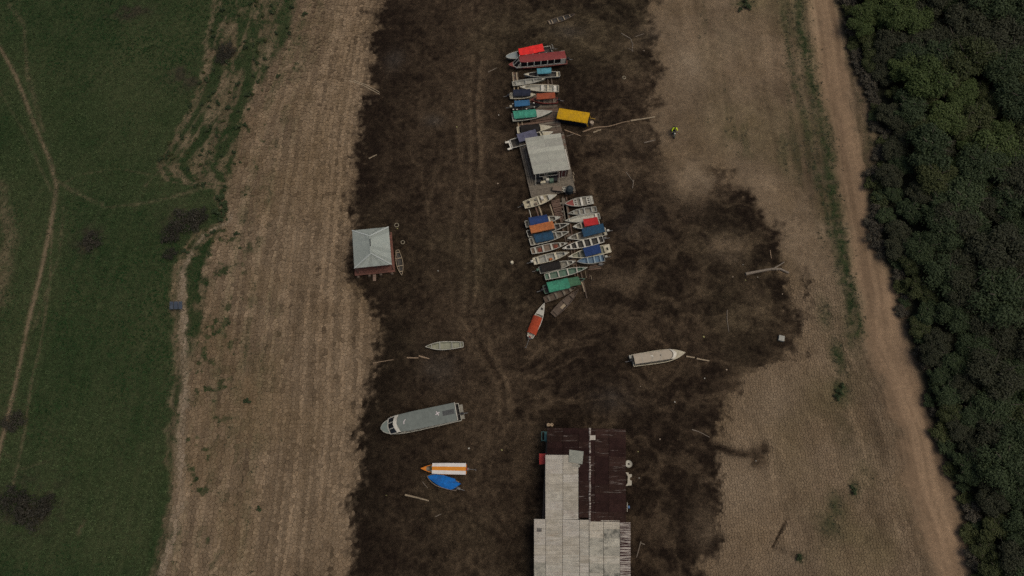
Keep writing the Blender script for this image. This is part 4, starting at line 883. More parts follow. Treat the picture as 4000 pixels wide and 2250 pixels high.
band = [[(x1 + .43 + fcurve(v) + d * .5, v * hwid * (.94 - .02 * d), za + .08 + .09 * (1 - v * v) - .16 * d) for v in (-1, -.75, -.5, -.25, 0, .25, .5, .75, 1)] for d in (0, .5, 1)]
b.part('windshield_band', MB().surf(band, .04), WHITE)
# windshield panes below the band, three of them
vs_ = [-1, -.36, .36, 1]
for k in range(3):
    va, vb = vs_[k] + .05, vs_[k + 1] - .05
    up = [(x1 + .85 + fcurve(v), v * hwid * .92, za - .11 + .09 * (1 - v * v)) for v in (va, (va + vb) / 2, vb)]
    dn = [(x1 + 1.65 + fcurve(v) * .6, v * hwid * .86, .86) for v in (va, (va + vb) / 2, vb)]
    b.part('windshield_pane', MB().surf([up, dn], .02), GLASS)
for v in vs_: b.part('windshield_post', MB().bar((x1 + .85 + fcurve(v), v * hwid * .92, za - .09 + .09 * (1 - v * v)), (x1 + 1.68 + fcurve(v) * .6, v * hwid * .86, .85), .09, .06), WHITE)
b.part('windshield_sill', MB().surf([[(x1 + 1.62 + fcurve(v) * .6 + d, v * hwid * .88, .85 - d * .2) for v in (-1, -.5, 0, .5, 1)] for d in (0, .14)], .05), WHITE)
for sg in (-1, 1):
    b.part('side_panel', MB().box(x0 + .1, x1 + .1, sg * 1.10 - .02, sg * 1.10 + .02, .7, .95), WHITE)
    for k in range(9): b.part('window_post', MB().box(x0 + .1 + (x1 - x0) * k / 8 - .035, x0 + .1 + (x1 - x0) * k / 8 + .035, sg * 1.10 - .025, sg * 1.10 + .025, .952, za - .01), WHITE)
    for k in range(8): b.part('window_pane', MB().box(x0 + .14 + (x1 - x0) * k / 8, x0 + .06 + (x1 - x0) * (k + 1) / 8, sg * 1.10 - .008, sg * 1.10 + .008, .955, za - .02), GLASS)
b.part('roof_edge_rail', MB().bar((x0, -hwid, za + .05), (x0, hwid, za + .05), .07, .12), WHITE)
hx = x0 + .25; b.part('roof_hatch', MB().surf([[(hx + u * 1.5, v * .42 - .02, za + .105 - .03 * abs(v)) for v in (-1, -.5, 0, .5, 1)] for u in (0, .5, 1)], .01), mat('hatch_dark', (.055, .058, .055), .25, 3, .6))
PINK = mat('roof_paint', (.62, .56, .54), .1)
cx_, cy_ = b.loc(1709, 1615, za + .1)
b.part('painted_cross', MB().bar((cx_ - .28, cy_ - .12, za + .135), (cx_ + .28, cy_ + .12, za + .135), .12, .03), PINK); b.part('painted_cross', MB().bar((cx_ + .11, cy_ - .28, za + .132), (cx_ - .11, cy_ + .28, za + .132), .12, .03), PINK)
cx_, cy_ = b.loc(1581, 1647, za + .1); b.part('painted_mark', MB().bar((cx_ + .15, cy_ + .3, za + .13), (cx_ + .1, cy_ - .05, za + .13), .08, .03), PINK); b.part('painted_mark', MB().bar((cx_ + .12, cy_ - .03, za + .128), (cx_ - .12, cy_ - .28, za + .128), .08, .03), PINK)
b.part('stern_platform', MB().box(-.45, -.02, -.95, .95, .35, .45, .04), MIDIN); b.outboard(.3, .3)

# -- orange striped boat
b = Boat('white roofed boat with an orange stripe down its roof and orange bow', (1644, 1830), (1822, 1833), 1.35, mat('boat_orange', (.55, .17, .015), .12), MIDIN, mat('boat_orange', (.5, .17, .02)), .5, .88, 2.2, .45, name='covered_boat')
b.deck(.88, MATS['boat_orange']); za = 1.0
(ax, ay), (bx, by) = b.loc(1820, 1831, za), b.loc(1688, 1829, za); x0, x1 = ax, bx
RW = mat('canopy_white', (.66, .62, .57), .08, 2, .6, .1, 10, (.5, .45, .4), .4, 1)
ORS = mat('canopy_orange', (.62, .22, .012), .1, 2, .6, .1, 10)
def rz_(v): return za + .14 * (1 - v * v)
for (va, vb, mm, nm) in ((-1, -.34, RW, 'roof_panel'), (-.34, .36, ORS, 'roof_stripe'), (.36, 1, RW, 'roof_panel')):
    rows = [[(x0 + (x1 - x0) * i / 8, v * .70 * (1 - .09 * (i / 8) ** 2), rz_(v)) for v in np.linspace(va, vb, 5)] for i in range(9)]
    b.part(nm, MB().surf(rows, .03), mm)
for sg in (-1, 1):
    for k in range(5): b.part('roof_post', MB().tube([(x0 + .1 + (x1 - x0 - .2) * k / 4, sg * .58, .5), (x0 + .1 + (x1 - x0 - .2) * k / 4, sg * .62, za)], .022, 5), STEEL)
b.thwarts([.74], PALEG, .5); b.part('green_bundle', MB().surf([[(b.L * .72 + i * .14, -.45 + j * .14, .55 + .08 * math.sin(i * 2 + j)) for j in range(5)] for i in range(4)], .04), mat('bundle', (.10, .09, .03), .3)); b.longtail(0, 1.15)
# -- blue tarpaulined boat
b = Boat('boat wrapped in a bright blue tarpaulin below the orange striped one', (1667.4, 1860), (1787, 1900), 1.5, BROWNIN, DKIN, BROWNIN, .45, .75, 2.4, .5)
outl = [(0.965, 0), (.92, .14), (.8, .30), (.62, .5), (.45, .62), (.28, .6), (.16, .56), (.05, .2), (-.06, -.40), (.04, -.42), (.10, -.50), (.16, -.70), (.28, -.66), (.5, -.66), (.75, -.5), (.9, -.22)]
r2 = random.Random(3); mb = MB(); rings = []
for f, z in ((1.04, .30), (1.0, .53), (.7, .64), (.35, .72)):
    rings.append([((x - .45) * f * b.L + .45 * b.L, y * f * 1.12, z + r2.uniform(-.025, .025)) for x, y in outl])
rings.append([(.45 * b.L, 0, .75)] * len(outl))
mb.surf([r_ + [r_[0]] for r_ in rings]); b.part('tarpaulin', mb, TARP['bright']); b.outboard(.2, .25, STEEL)

# ------------------------------------------------------------------ corrugated sheets
def sheet(p00, p10, p11, p01, m, parent, origin, waves=6, amp=.022, name='roof_sheet', lift=0.):
    """a corrugated sheet spanning four corners; ribs run from the 0 edge to the 1 edge (p00->p10)."""
    nrm = (p10 - p00).cross(p01 - p00).normalized(); nrm = nrm if nrm.z > 0 else -nrm; n = waves * 2 + 1; rows = []
    for e0, e1 in ((p00, p01), (p10, p11)):
        rows.append([e0.lerp(e1, k / (n - 1)) + nrm * (lift + (amp if k % 2 else -amp)) - Vector(origin) for k in range(n)])
    return MB().surf(rows).build(name, m, parent)

ZW = [mat('sheet_white', (.45, .42, .345), .16, 1.5, .65, .15, 8, (.30, .27, .21), .55, .7, orr=(.95, 1.05)), mat('sheet_cream', (.45, .41, .33), .14, 1.5, .7, .15, 8, (.26, .23, .17), .6, .9, orr=(.95, 1.05)), mat('sheet_pale', (.47, .435, .365), .12, 1.5, .65, .15, 8, (.33, .27, .22), .6, .8, orr=(.95, 1.05))]
ZS = mat('sheet_stained', (.36, .34, .275), .2, 1.6, .75, .15, 8, (.085, .085, .07), .95, .9, orr=(.8, 1.1))
def streaky(name, c, s, lo=.60, hi=.70, fy=2.6):
    m = mat(name, c, .3, 1.6, .9, .15, 8, spec=.08, orr=(.8, 1.15)); n = m.node_tree.nodes; l = m.node_tree.links; b = n['Principled BSDF']
    old = b.inputs['Base Color'].links[0].from_socket
    g = n.new('ShaderNodeNewGeometry'); mp = n.new('ShaderNodeMapping'); mp.inputs['Scale'].default_value = (.22, fy, .0); nz = n.new('ShaderNodeTexNoise'); nz.inputs['Scale'].default_value = 1.6; nz.inputs['Detail'].default_value = 7; nz.inputs['Roughness'].default_value = .7
    l.new(g.outputs['Position'], mp.inputs[0]); l.new(mp.outputs[0], nz.inputs['Vector'])
    rp = n.new('ShaderNodeValToRGB'); rp.color_ramp.elements[0].position = lo; rp.color_ramp.elements[1].position = hi; l.new(nz.outputs['Fac'], rp.inputs[0])
    mx = n.new('ShaderNodeMix'); mx.data_type = 'RGBA'; l.new(rp.outputs[0], mx.inputs[0]); l.new(old, mx.inputs[6]); mx.inputs[7].default_value = s + (1,); l.new(mx.outputs[2], b.inputs['Base Color'])
    return m
ZM = [streaky('sheet_maroon', (.027, .0135, .0115), (.20, .17, .15), .63, .70), streaky('sheet_maroon_worn', (.034, .0185, .0145), (.22, .19, .165), .575, .66)]
def dirty(m, c, lo, hi, sc):
    n = m.node_tree.nodes; l = m.node_tree.links; b = n['Principled BSDF']; old = b.inputs['Base Color'].links[0].from_socket
    g = n.new('ShaderNodeNewGeometry'); mp = n.new('ShaderNodeMapping'); mp.inputs['Scale'].default_value = sc; nz = n.new('ShaderNodeTexNoise'); nz.inputs['Scale'].default_value = 1.; nz.inputs['Detail'].default_value = 8; nz.inputs['Roughness'].default_value = .75
    l.new(g.outputs['Position'], mp.inputs[0]); l.new(mp.outputs[0], nz.inputs['Vector']); rp = n.new('ShaderNodeValToRGB'); rp.color_ramp.elements[0].position = lo; rp.color_ramp.elements[1].position = hi; l.new(nz.outputs['Fac'], rp.inputs[0])
    mx = n.new('ShaderNodeMix'); mx.data_type = 'RGBA'; l.new(rp.outputs[0], mx.inputs[0]); l.new(old, mx.inputs[6]); mx.inputs[7].default_value = c + (1,); l.new(mx.outputs[2], b.inputs['Base Color'])
for m_ in ZW: dirty(m_, (.25, .22, .165), .46, .72, (.3, 4.5, 0)); dirty(m_, (.15, .13, .095), .58, .76, (.5, 1.3, 0)); dirty(m_, (.20, .115, .06), .63, .75, (.35, 2.6, 3))
ZRUST = streaky('sheet_peeling', (.045, .022, .021), (.40, .36, .31), .47, .53, 5.5)

# ------------------------------------------------------------------ long warehouse at the bottom
xr = P(2304, 1850, 3.8).x
def roof_p(px, py, dz=0.):
    p = P(px, py, 3.4)
    for _ in range(4): z = 3.9 - .13 * abs(p.x - xr) + dz; p = P(px, py, z)
    return p
wc = P(2290, 1980, 0); wo = Vector((wc.x, wc.y, ground_z(wc.x, wc.y)))
wh = thing('floating_warehouse', 'long floating warehouse with maroon and pale corrugated roof at the bottom', 'building', wo)
roof = bpy.data.objects.new('roof', None); link(roof, wh)
def region(cols, rows, mats, dz, skew=None, waves=5):
    r2 = random.Random(len(cols) * 31 + len(rows))
    for ci in range(len(cols) - 1):
        for ri in range(len(rows) - 1):
            a, c = cols[ci], cols[ci + 1]; t, u = rows[ri], rows[ri + 1]; k = (lambda x: skew * (x - cols[0])) if skew else (lambda x: 0)
            j = r2.uniform(-2, 2); lf = dz + r2.uniform(0, .02) + .05 * (ri % 2)
            gp = .7; w_ = roof_p(a + gp, t + k(a)); x_ = roof_p(c - gp, t + k(c)); y_ = roof_p(c - gp, u + 1.5 + k(c)); z_ = roof_p(a + gp, u + 1.5 + k(a))
            mm = mats(ci, ri, r2) if callable(mats) else r2.choice(mats)
            sheet(w_, x_, y_, z_, mm, roof, wo, waves + 2, .016, lift=lf)
region([2137, 2199, 2261, 2304], [1671 + 26 * k for k in range(5)], ZM, 0, .012)
region([2261, 2304], [1775 + 35 * k for k in range(8)], ZM, 0, .012)
region([2304, 2323, 2378, 2445], [1673 + 36.2 * k for k in range(11)], ZM, .0, .03)
region([2130, 2199, 2260], [1777 + 35.7 * k for k in range(8)], ZW, .035)
stained = {(4, 1), (5, 2), (6, 1), (6, 3), (5, 4), (6, 4), (5, 0), (0, 8), (0, 9)}
region([2086, 2132, 2197, 2264, 2301, 2357, 2421], [2027 + 34 * k for k in range(13)], lambda ci, ri, r2: ZS if (ci, ri) in {(5, 1), (5, 2), (4, 2), (4, 3), (5, 3), (4, 5), (5, 5), (5, 6), (0, 5), (0, 6)} else r2.choice(ZW), .06, .02)
region([2421, 2463], [2040 + 34 * k for k in range(13)], [ZRUST], .05)
mb = MB()
for k in range(14):
    a, c = roof_p(2304, 1672 + 26.5 * k), roof_p(2304, 1672 + 26.5 * (k + 1) - 2)
    MB().hexa([a + Vector((-.13, 0, .0)) - wo, a + Vector((.13, 0, .0)) - wo, c + Vector((.13, 0, .0)) - wo, c + Vector((-.13, 0, .0)) - wo], [a + Vector((-.05, 0, .09)) - wo, a + Vector((.05, 0, .09)) - wo, c + Vector((.05, 0, .09)) - wo, c + Vector((-.05, 0, .09)) - wo]).build('ridge_cap', ZRUST, roof)
# loose patches on the roof
pc = [roof_p(2224, 1757), roof_p(2280, 1764), roof_p(2275, 1814), roof_p(2223, 1806)]; sheet(pc[0], pc[1], pc[2], pc[3], mat('sheet_grey_green', (.27, .275, .225), .15, 2, .6, .1, 8, (.18, .19, .16), .5, 1), roof, wo, 6, .02, 'patch_sheet', .16)
pc = [roof_p(2236, 1812), roof_p(2267, 1816), roof_p(2264, 1826), roof_p(2234, 1822)]; sheet(pc[0], pc[1], pc[2], pc[3], ZS, roof, wo, 3, .02, 'patch_sheet', .11)
pc = [roof_p(2303, 1701), roof_p(2325, 1701), roof_p(2325, 1719), roof_p(2303, 1719)]; sheet(pc[0], pc[1], pc[2], pc[3], ZW[2], roof, wo, 3, .01, 'patch_sheet', .14)
pc = [roof_p(2097, 2063), roof_p(2116, 2063), roof_p(2116, 2077), roof_p(2097, 2077)]; MB().hexa([p + Vector((0, 0, .07)) - wo for p in pc[::-1]], [p + Vector((0, 0, .13)) - wo for p in pc[::-1]]).build('roof_opening', BLACK, roof)
# walls, floor raft
def wall(pa, pb, z0, z1, nm='wall', m=None):
    a, c = Vector(pa), Vector(pb); n = max(2, int((c - a).length / 1.1)); par = bpy.data.objects.new(nm, None); link(par, wh)
    for k in range(n):
        p = a.lerp(c, k / n + .002); q = a.lerp(c, (k + 1) / n - .002)
        MB().bar((p.x - wo.x, p.y - wo.y, (z0 + z1) / 2 - wo.z), (q.x - wo.x, q.y - wo.y, (z0 + z1) / 2 - wo.z), .06 + .02 * (k % 2), z1 - z0).build('board', m or BWOOD, par)
e = lambda px, py: Vector((P(px, py, 3.).x, P(px, py, 3.).y, 0))
A_, B_, C_, D_ = e(2146, 1684), e(2436, 1690), e(2446, 2400), e(2112, 2400)
wall(A_, B_, .35, 2.75); wall(B_, C_, .35, 2.75); wall(A_, e(2138, 2035), .35, 2.75); wall(e(2100, 2035), D_, .35, 2.6)
fl = bpy.data.objects.new('raft', None); link(fl, wh)
for k in range(9):
    f = k / 8; p = A_.lerp(B_, f); q = D_.lerp(C_, f); MB().tube([(p.x - wo.x, p.y - wo.y + .4, .14 - wo.z), (q.x - wo.x, q.y - wo.y, .14 - wo.z)], .24, 8).build('float_log', OLDW, fl)
for k in range(24):
    f0, f1 = k / 24, (k + .96) / 24; a, c, d2, e2 = A_.lerp(D_, f0), B_.lerp(C_, f0), B_.lerp(C_, f1), A_.lerp(D_, f1)
    MB().hexa([Vector((p.x - wo.x, p.y - wo.y, .335 - wo.z)) for p in (e2, d2, c, a)], [Vector((p.x - wo.x, p.y - wo.y, .375 - wo.z)) for p in (e2, d2, c, a)]).build('floor_board', BWOOD, fl)
# things at the warehouse sides
def slab_at(name, label, cat, pxs, z, th, m, grp=None):
    ps = [P(a, b, z) for a, b in pxs]; cen = sum(ps, Vector()) / len(ps); o = thing(name, label, cat, (cen.x, cen.y, ground_z(cen.x, cen.y)), 0, grp); return o, ps, o.location.copy()
o, ps, oo = slab_at('red_awning', 'small red sheet metal awning on the left wall of the warehouse', 'awning', [(2106, 1771), (2134, 1771), (2132, 1812), (2107, 1814)], 2.3, .05, None)
ps[0].z -= .25; ps[3].z -= .25
sheet(ps[0], ps[1], ps[2], ps[3], mat('awning_red', (.33, .035, .028), .2, 2, .6, .1, 8, (.2, .05, .04), .5, 1.2), o, oo, 4, .02, 'awning_sheet')
for k in (0, 3): MB().tube([Vector((ps[k].x + .06, ps[k].y, .0)) - Vector((oo.x, oo.y, 0)) , Vector((ps[k].x + .06, ps[k].y, ps[k].z - .02)) - oo], .035, 6).build('awning_post', OLDW, o)
o, ps, oo = slab_at('teal_cabinet', 'teal open frame standing at the upper left wall of the warehouse', 'frame', [(2116, 1687), (2135, 1687), (2135, 1722), (2116, 1720)], 1.4, .05, None)
TEALM = mat('teal_paint', (.10, .22, .19), .2)
c4 = [p - oo for p in ps]
for k in range(4): MB().bar((c4[k].x, c4[k].y, 0), (c4[k].x, c4[k].y, 1.4), .08, .08).build('post', TEALM, o)
for k in range(4): MB().bar((c4[k].x, c4[k].y, 1.36), (c4[(k + 1) % 4].x, c4[(k + 1) % 4].y, 1.36), .07, .09).build('rail', TEALM, o)
MB().hexa([Vector((c4[1].x - .28, c4[1].y, .6)), Vector((c4[1].x, c4[1].y, .6)), Vector((c4[2].x, c4[2].y, .6)), Vector((c4[2].x - .28, c4[2].y, .6))][::-1], [Vector((c4[1].x - .28, c4[1].y, 1.45)), Vector((c4[1].x, c4[1].y, 1.45)), Vector((c4[2].x, c4[2].y, 1.45)), Vector((c4[2].x - .28, c4[2].y, 1.45))][::-1]).build('panel', TEALM, o)
for k, (a, c) in enumerate(((2136, 2147.5), (2149, 2161))):
    p0, p1 = P(a, 1668, .9), P(c, 1650, .9); o = thing('drum', 'tan plastic drum at the upper left corner of the warehouse, %s of the pair' % ('left' if k == 0 else 'right'), 'drum', ((p0.x + p1.x) / 2, (p0.y + p1.y) / 2, ground_z(p0.x, p0.y)), 0, 'tan drums at the warehouse corner')
    MB().tube([(0, 0, 0), (0, 0, .06), (0, 0, .82), (0, 0, .88)], [.2, .23, .23, .18], 12).build('shell', mat('tan_plastic', (.36, .26, .16)), o); MB().tube([(.08, 0, .88), (.08, 0, .93)], .05, 8).build('cap', BLACK, o)
p = P(2456, 1812, 2.0); o = thing('satellite_dish', 'round mesh satellite dish on a post at the right wall of the warehouse', 'dish', (p.x, p.y, ground_z(p.x, p.y)))
MB().tube([(0, 0, 0), (0, 0, 1.9)], .04, 6).build('mast', STEEL, o)
rows = []
for i in range(5): r_ = .12 + .33 * i / 4; rows.append([(r_ * math.cos(a * math.pi / 8), r_ * math.sin(a * math.pi / 8), 1.9 + r_ * r_ * .6) for a in range(17)])
MB().surf(rows, .012).build('reflector', PALEG, o); MB().tube([(0, 0, 1.9), (.05, .1, 2.35)], .02, 5).build('feed_arm', STEEL, o)
ol = [(2444, 1845), (2456, 1846), (2456, 1852), (2468, 1852), (2468, 1862), (2461, 1866), (2461, 1874), (2468, 1878), (2468, 1895), (2456, 1897), (2445, 1898), (2452, 1886), (2453, 1860)]
ps = [P(a, c, 1.0) for a, c in ol]; cen = sum(ps, Vector()) / len(ps); o = thing('plastic_tub', 'white notched plastic tub leaning against the right wall of the warehouse', 'tub', (cen.x, cen.y, ground_z(cen.x, cen.y)))
MB().slab([(q.x - cen.x, q.y - cen.y) for q in ps][::-1], .75, .95).build('shell', mat('white_plastic', (.42, .39, .31), .2), o)
for k in (1, 8): MB().tube([(ps[k].x - cen.x - .1, ps[k].y - cen.y, 0), (ps[k].x - cen.x - .1, ps[k].y - cen.y, .75)], .05, 6).build('foot', PALEW, o)
p = P(2452, 1980, 1.2); o = thing('washing_line', 'blue cloth hung on a white pole at the right wall of the warehouse', 'cloth', (p.x, p.y, ground_z(p.x, p.y)))
MB().tube([(-.05, -.55, .9), (0, .55, 1.1)], .03, 6).build('pole', WHITE, o); MB().tube([(0, 0, 0), (0, 0, 1.0)], .03, 6).build('prop', PALEW, o)
MB().surf([[(.05 + .3 * i / 3, -.15 + .3 * j / 3, 1.0 - .1 * i + .02 * (j % 2)) for j in range(4)] for i in range(4)], .01).build('cloth', mat('blue_cloth', (.07, .13, .24)), o)

# ------------------------------------------------------------------ hip roofed house
rz0 = 2.55; hc = [P(1320 + a / 5.175, 840 + c / 5.175, rz0) for a, c in ((288, 312), (1025, 240), (1088, 1000), (332, 1076))]
cen = sum(hc, Vector()) / 4; ho = Vector((cen.x, cen.y, ground_z(cen.x, cen.y)))
hs = thing('floating_house', 'small floating house with pale blue grey hip roof at the left bank', 'house', ho)
mid_n = (hc[0] + hc[1]) / 2; mid_s = (hc[2] + hc[3]) / 2; ax_ = (mid_s - mid_n)
rn = mid_n + ax_ * .27 + Vector((0, 0, .95)); rs = mid_s - ax_ * .27 + Vector((0, 0, .95))
hr = bpy.data.objects.new('roof', None); link(hr, hs)
HR = mat('house_sheet', (.285, .315, .28), .10, 2, .75, .1, 8, (.33, .345, .30), .5, .8, spec=.15); HR2 = mat('house_sheet_south', (.30, .345, .335), .10, 2, .5, .1, 8)
def strip_face(e0, e1, r0, r1, n):
    for k in range(n):
        f0, f1 = k / n, (k + 1) / n + (.01 if k < n - 1 else 0)
        sheet(r0.lerp(r1, f0), e0.lerp(e1, f0), e0.lerp(e1, f1), r0.lerp(r1, f1), HR, hr, ho, 4, .008, lift=.008 * (k % 2))
strip_face(hc[0], hc[3], rn, rs, 7); strip_face(hc[1], hc[2], rn, rs, 7)
strip_face(hc[3], hc[2], rs, rs + (hc[2] - hc[3]) * .001, 6); strip_face(hc[0], hc[1], rn, rn + (hc[1] - hc[0]) * .001, 6)
for a, c in ((rn, hc[0]), (rn, hc[1]), (rs, hc[2]), (rs, hc[3])): MB().bar(a + Vector((0, 0, .035)) - ho, c + Vector((0, 0, .035)) - ho, .16, .03).build('hip_cap', mat('cap_sheet', (.40, .43, .40), .1), hr)
m1 = rn.lerp(rs, .18); m2 = rn.lerp(rs, .60)
MB().bar(rn + Vector((0, 0, .03)) - ho, m1 + Vector((0, 0, .03)) - ho, .3, .03).build('ridge_cap', HR, hr); MB().bar(m2 + Vector((0, 0, .03)) - ho, rs + Vector((0, 0, .03)) - ho, .3, .03).build('ridge_cap', HR, hr)
MB().bar(m1 + Vector((0, 0, .025)) - ho, m2 + Vector((0, 0, .025)) - ho, .11, .02).build('ridge_gap', BLACK, hr)
RW_ = mat('red_board', (.16, .07, .05), .28, 4, .85, .2, 14, (.07, .04, .03), .6, 1.2)
dz = .42; dk = [P(1320 + a / 5.175, 840 + c / 5.175, dz) for a, c in ((330, 440), (1085, 345), (1158, 1150), (340, 1230))]
dkp = bpy.data.objects.new('deck', None); link(dkp, hs)
for k in range(18):
    f0, f1 = k / 18, (k + .95) / 18; q = [dk[0].lerp(dk[3], f0), dk[1].lerp(dk[2], f0), dk[1].lerp(dk[2], f1), dk[0].lerp(dk[3], f1)]
    j = random.uniform(-.01, .01); MB().hexa([p + Vector((0, 0, -.05 + j)) - ho for p in q[::-1]], [p + Vector((0, 0, j)) - ho for p in q[::-1]]).build('deck_board', RW_, dkp)
for f in (.08, .36, .64, .92):
    a, c = dk[0].lerp(dk[1], f), dk[3].lerp(dk[2], f); MB().tube([Vector((a.x, a.y, .16)) - ho, Vector((c.x, c.y - .25, .16)) - ho], .2, 8).build('float_log', OLDW, dkp)
ins = [Vector((cen.x + (p.x - cen.x) * .80, cen.y + (p.y - cen.y) * .76, 0)) for p in hc]; hw_ = bpy.data.objects.new('walls', None); link(hw_, hs)
for k in range(4):
    a, c = ins[k], ins[(k + 1) % 4]; n = 9
    for q in range(n):
        p0, p1 = a.lerp(c, q / n + .003), a.lerp(c, (q + 1) / n - .003)
        if k == 2 and q in (4,): 
            MB().bar((p0.x - ho.x, p0.y - ho.y, .42 + .95 - ho.z), (p1.x - ho.x, p1.y - ho.y, .42 + .95 - ho.z), .05, 1.9).build('door', BWOOD, hw_); continue
        MB().bar((p0.x - ho.x, p0.y - ho.y, .42 + 1.05 - ho.z), (p1.x - ho.x, p1.y - ho.y, .42 + 1.05 - ho.z), .06, 2.1).build('wall_board', RW_, hw_)
for k in range(4):
    q = Vector((cen.x + (hc[k].x - cen.x) * .95, cen.y + (hc[k].y - cen.y) * .95, 0)); MB().tube([(q.x - ho.x, q.y - ho.y, .4 - ho.z), (q.x - ho.x, q.y - ho.y, rz0 - .02 - ho.z)], .06, 6).build('porch_post', OLDW, hs)
a = P(1463, 1073, .3); c = P(1463, 1098, .02); o = thing('gangplank', 'short thick plank leading off the front of the house', 'plank', (a.x, a.y, 0))
MB().bar((0, 0, .37), (c.x - a.x, c.y - a.y, .08), .42, .07).build('board', mat('plank_tan', (.21, .14, .10), .25), o); MB().bar((-.14, -.3, .3), (.14, -.3, .3), .06, .06).build('cleat', BWOOD, o)
for vx, vy, r_, lab in ((1320 + 1185 / 5.175, 840 + 203 / 5.175, .29, 'larger pale tyre on the mud up right of the house'), (1320 + 1308 / 5.175, 840 + 547 / 5.175, .25, 'smaller pale tyre between the house and its canoe'), (2438, 303, .24, 'pale tyre lying alone right of the maroon launch')):
    p = P(vx, vy, .05); rows = [[((r_ + .06 * math.cos(b_)) * math.cos(a_), (r_ + .06 * math.cos(b_)) * math.sin(a_), .055 + .055 * math.sin(b_)) for b_ in np.linspace(0, 6.2832, 9)] for a_ in np.linspace(0, 6.2832, 25)]
    o = MB().surf(rows).build('tyre', mat('dusty_tyre', (.22, .19, .13), .2), None, None, True); o.location = (p.x, p.y, ground_z(p.x, p.y) - .01); tag(o, lab, 'tyre')

# ------------------------------------------------------------------ office on the floating deck
oz = 2.75; rc = [P(a, c, oz) for a, c in ((2050, 540), (2190, 519), (2223, 659.5), (2085, 679.5))]
cen = sum(rc, Vector()) / 4; of = Vector((cen.x, cen.y, ground_z(cen.x, cen.y)))
ob = thing('floating_office', 'boat office with large pale grey sheet roof on the floating deck', 'building', of)
orf = bpy.data.objects.new('roof', None); link(orf, ob); OR = [mat('office_sheet', (.37, .37, .305), .10, 2, .8, .1, 8, (.30, .30, .25), .6, .9), mat('office_sheet_worn', (.34, .335, .28), .12, 2, .6, .1, 8, (.25, .25, .20), .7, 1.1)]
rows_ = 9
for k in range(rows_):
    for q in range(2):
        f0, f1 = k / rows_, (k + 1) / rows_ + .012; u0, u1 = (0, .52) if q == 0 else (.5, 1.0)
        def bl(u, f): p = rc[0].lerp(rc[1], u).lerp(rc[3].lerp(rc[2], u), f); return p + Vector((0, 0, .30 * (1 - abs(u - .35)) - .2))
        sheet(bl(u0, f0), bl(u1, f0), bl(u1, f1), bl(u0, f1), random.choice(OR), orf, of, 5, .008, lift=.014 * (k % 2) + .012 * q)
MB().bar(rc[1].lerp(rc[2], .45) + Vector((.12, 0, -.15)) - of, rc[1].lerp(rc[2], 1.) + Vector((.12, 0, -.15)) - of, .12, .1).build('gutter', WHITE, ob)
fz = .46
iw = [Vector((cen.x + (p.x - cen.x) * .93, cen.y + (p.y - cen.y) * .92, 0)) for p in rc]; iw[1] = iw[1].lerp(rc[1], .8); iw[2] = iw[2].lerp(Vector((rc[2].x, rc[2].y, 0)), .6)
DKW = mat('dark_wall', (.035, .038, .042), .3, 3, .8); MRW = mat('maroon_wall', (.10, .035, .03), .25, 3, .8)
ow = bpy.data.objects.new('walls', None); link(ow, ob)
for k in range(4):
    a, c = iw[k], iw[(k + 1) % 4]; n = 10
    for q in range(n):
        p0, p1 = a.lerp(c, q / n + .002), a.lerp(c, (q + 1) / n - .002); south = k == 2
        m_ = (MRW if q in (1, 2) else (BWOOD if q == 0 else DKW)) if south else BWOOD
        MB().bar((p0.x - of.x, p0.y - of.y, fz + 1.05 - of.z), (p1.x - of.x, p1.y - of.y, fz + 1.05 - of.z), .06, 2.1).build('wall_board', m_, ow)
def onw(u, z, off=.06):
    p = iw[3].lerp(iw[2], u); d = (iw[2] - iw[3]).normalized(); n_ = Vector((d.y, -d.x, 0)); return Vector((p.x, p.y, z)) + n_ * off - of
def frame(u0, u1, z0, z1, nm, pm):
    f = MB()
    for (ua, za_, ub, zb_) in ((u0, z0, u1, z0), (u0, z1, u1, z1), (u0, z0, u0, z1), (u1, z0, u1, z1)): f.bar(onw(ua, za_), onw(ub, zb_), .05, .05)
    fo_ = f.build(nm, WHITE, ob); a, b_, c, d = onw(u0, z0, .045), onw(u1, z0, .045), onw(u1, z1, .045), onw(u0, z1, .045)
    MB().quad(a, b_, c, d).build('pane', pm, fo_)
frame(.15, .30, fz + .9, fz + 1.8, 'window', GLASS); frame(.34, .70, fz + .9, fz + 1.8, 'window', GLASS); frame(.82, .93, fz + .02, fz + 1.95, 'door_frame', MRW)
for u in (0.02, .72): MB().tube([onw(u, fz, .9), onw(u, 2.6, .3)], .04, 6).build('porch_post', WHITE, ob)
# goods heaped on the porch
for k, (u, off, sx, sy, h, mm, nm, lab) in enumerate(((.12, .55, .5, .35, .6, BLACK, 'crate', 'black crate at the left end of the office porch'), (.24, .75, .7, .3, .5, CREAM, 'crate', 'long cream box on the office porch'), (.38, .5, .4, .4, .7, WHITE, 'crate', 'white box under the office window'), (.5, .6, .6, .5, .55, GREENB, 'crate', 'green crate in the middle of the office porch'), (.62, .6, .5, .45, .65, BLACK, 'crate', 'black crate at the right end of the porch heap'), (.3, .25, .5, .3, .9, MIDIN, 'crate', 'grey carton against the office wall'))):
    p = onw(u, fz, off) + of; d = iw[2] - iw[3]
    o = thing(nm, lab, 'crate', (p.x, p.y, fz), math.atan2(d.y, d.x) + random.uniform(-.2, .2), 'goods heaped on the office porch')
    MB().box(-sx / 2, sx / 2, -sy / 2, sy / 2, 0, h).build('body', mm, o); MB().box(-sx / 2 - .02, sx / 2 + .02, -sy / 2 - .02, sy / 2 + .02, h, h + .05).build('lid', mm, o)
p = P(2225, 741, 1.0); o = thing('water_tank', 'dark blue grey water tank on the lower edge of the office deck', 'tank', (p.x, p.y, fz))
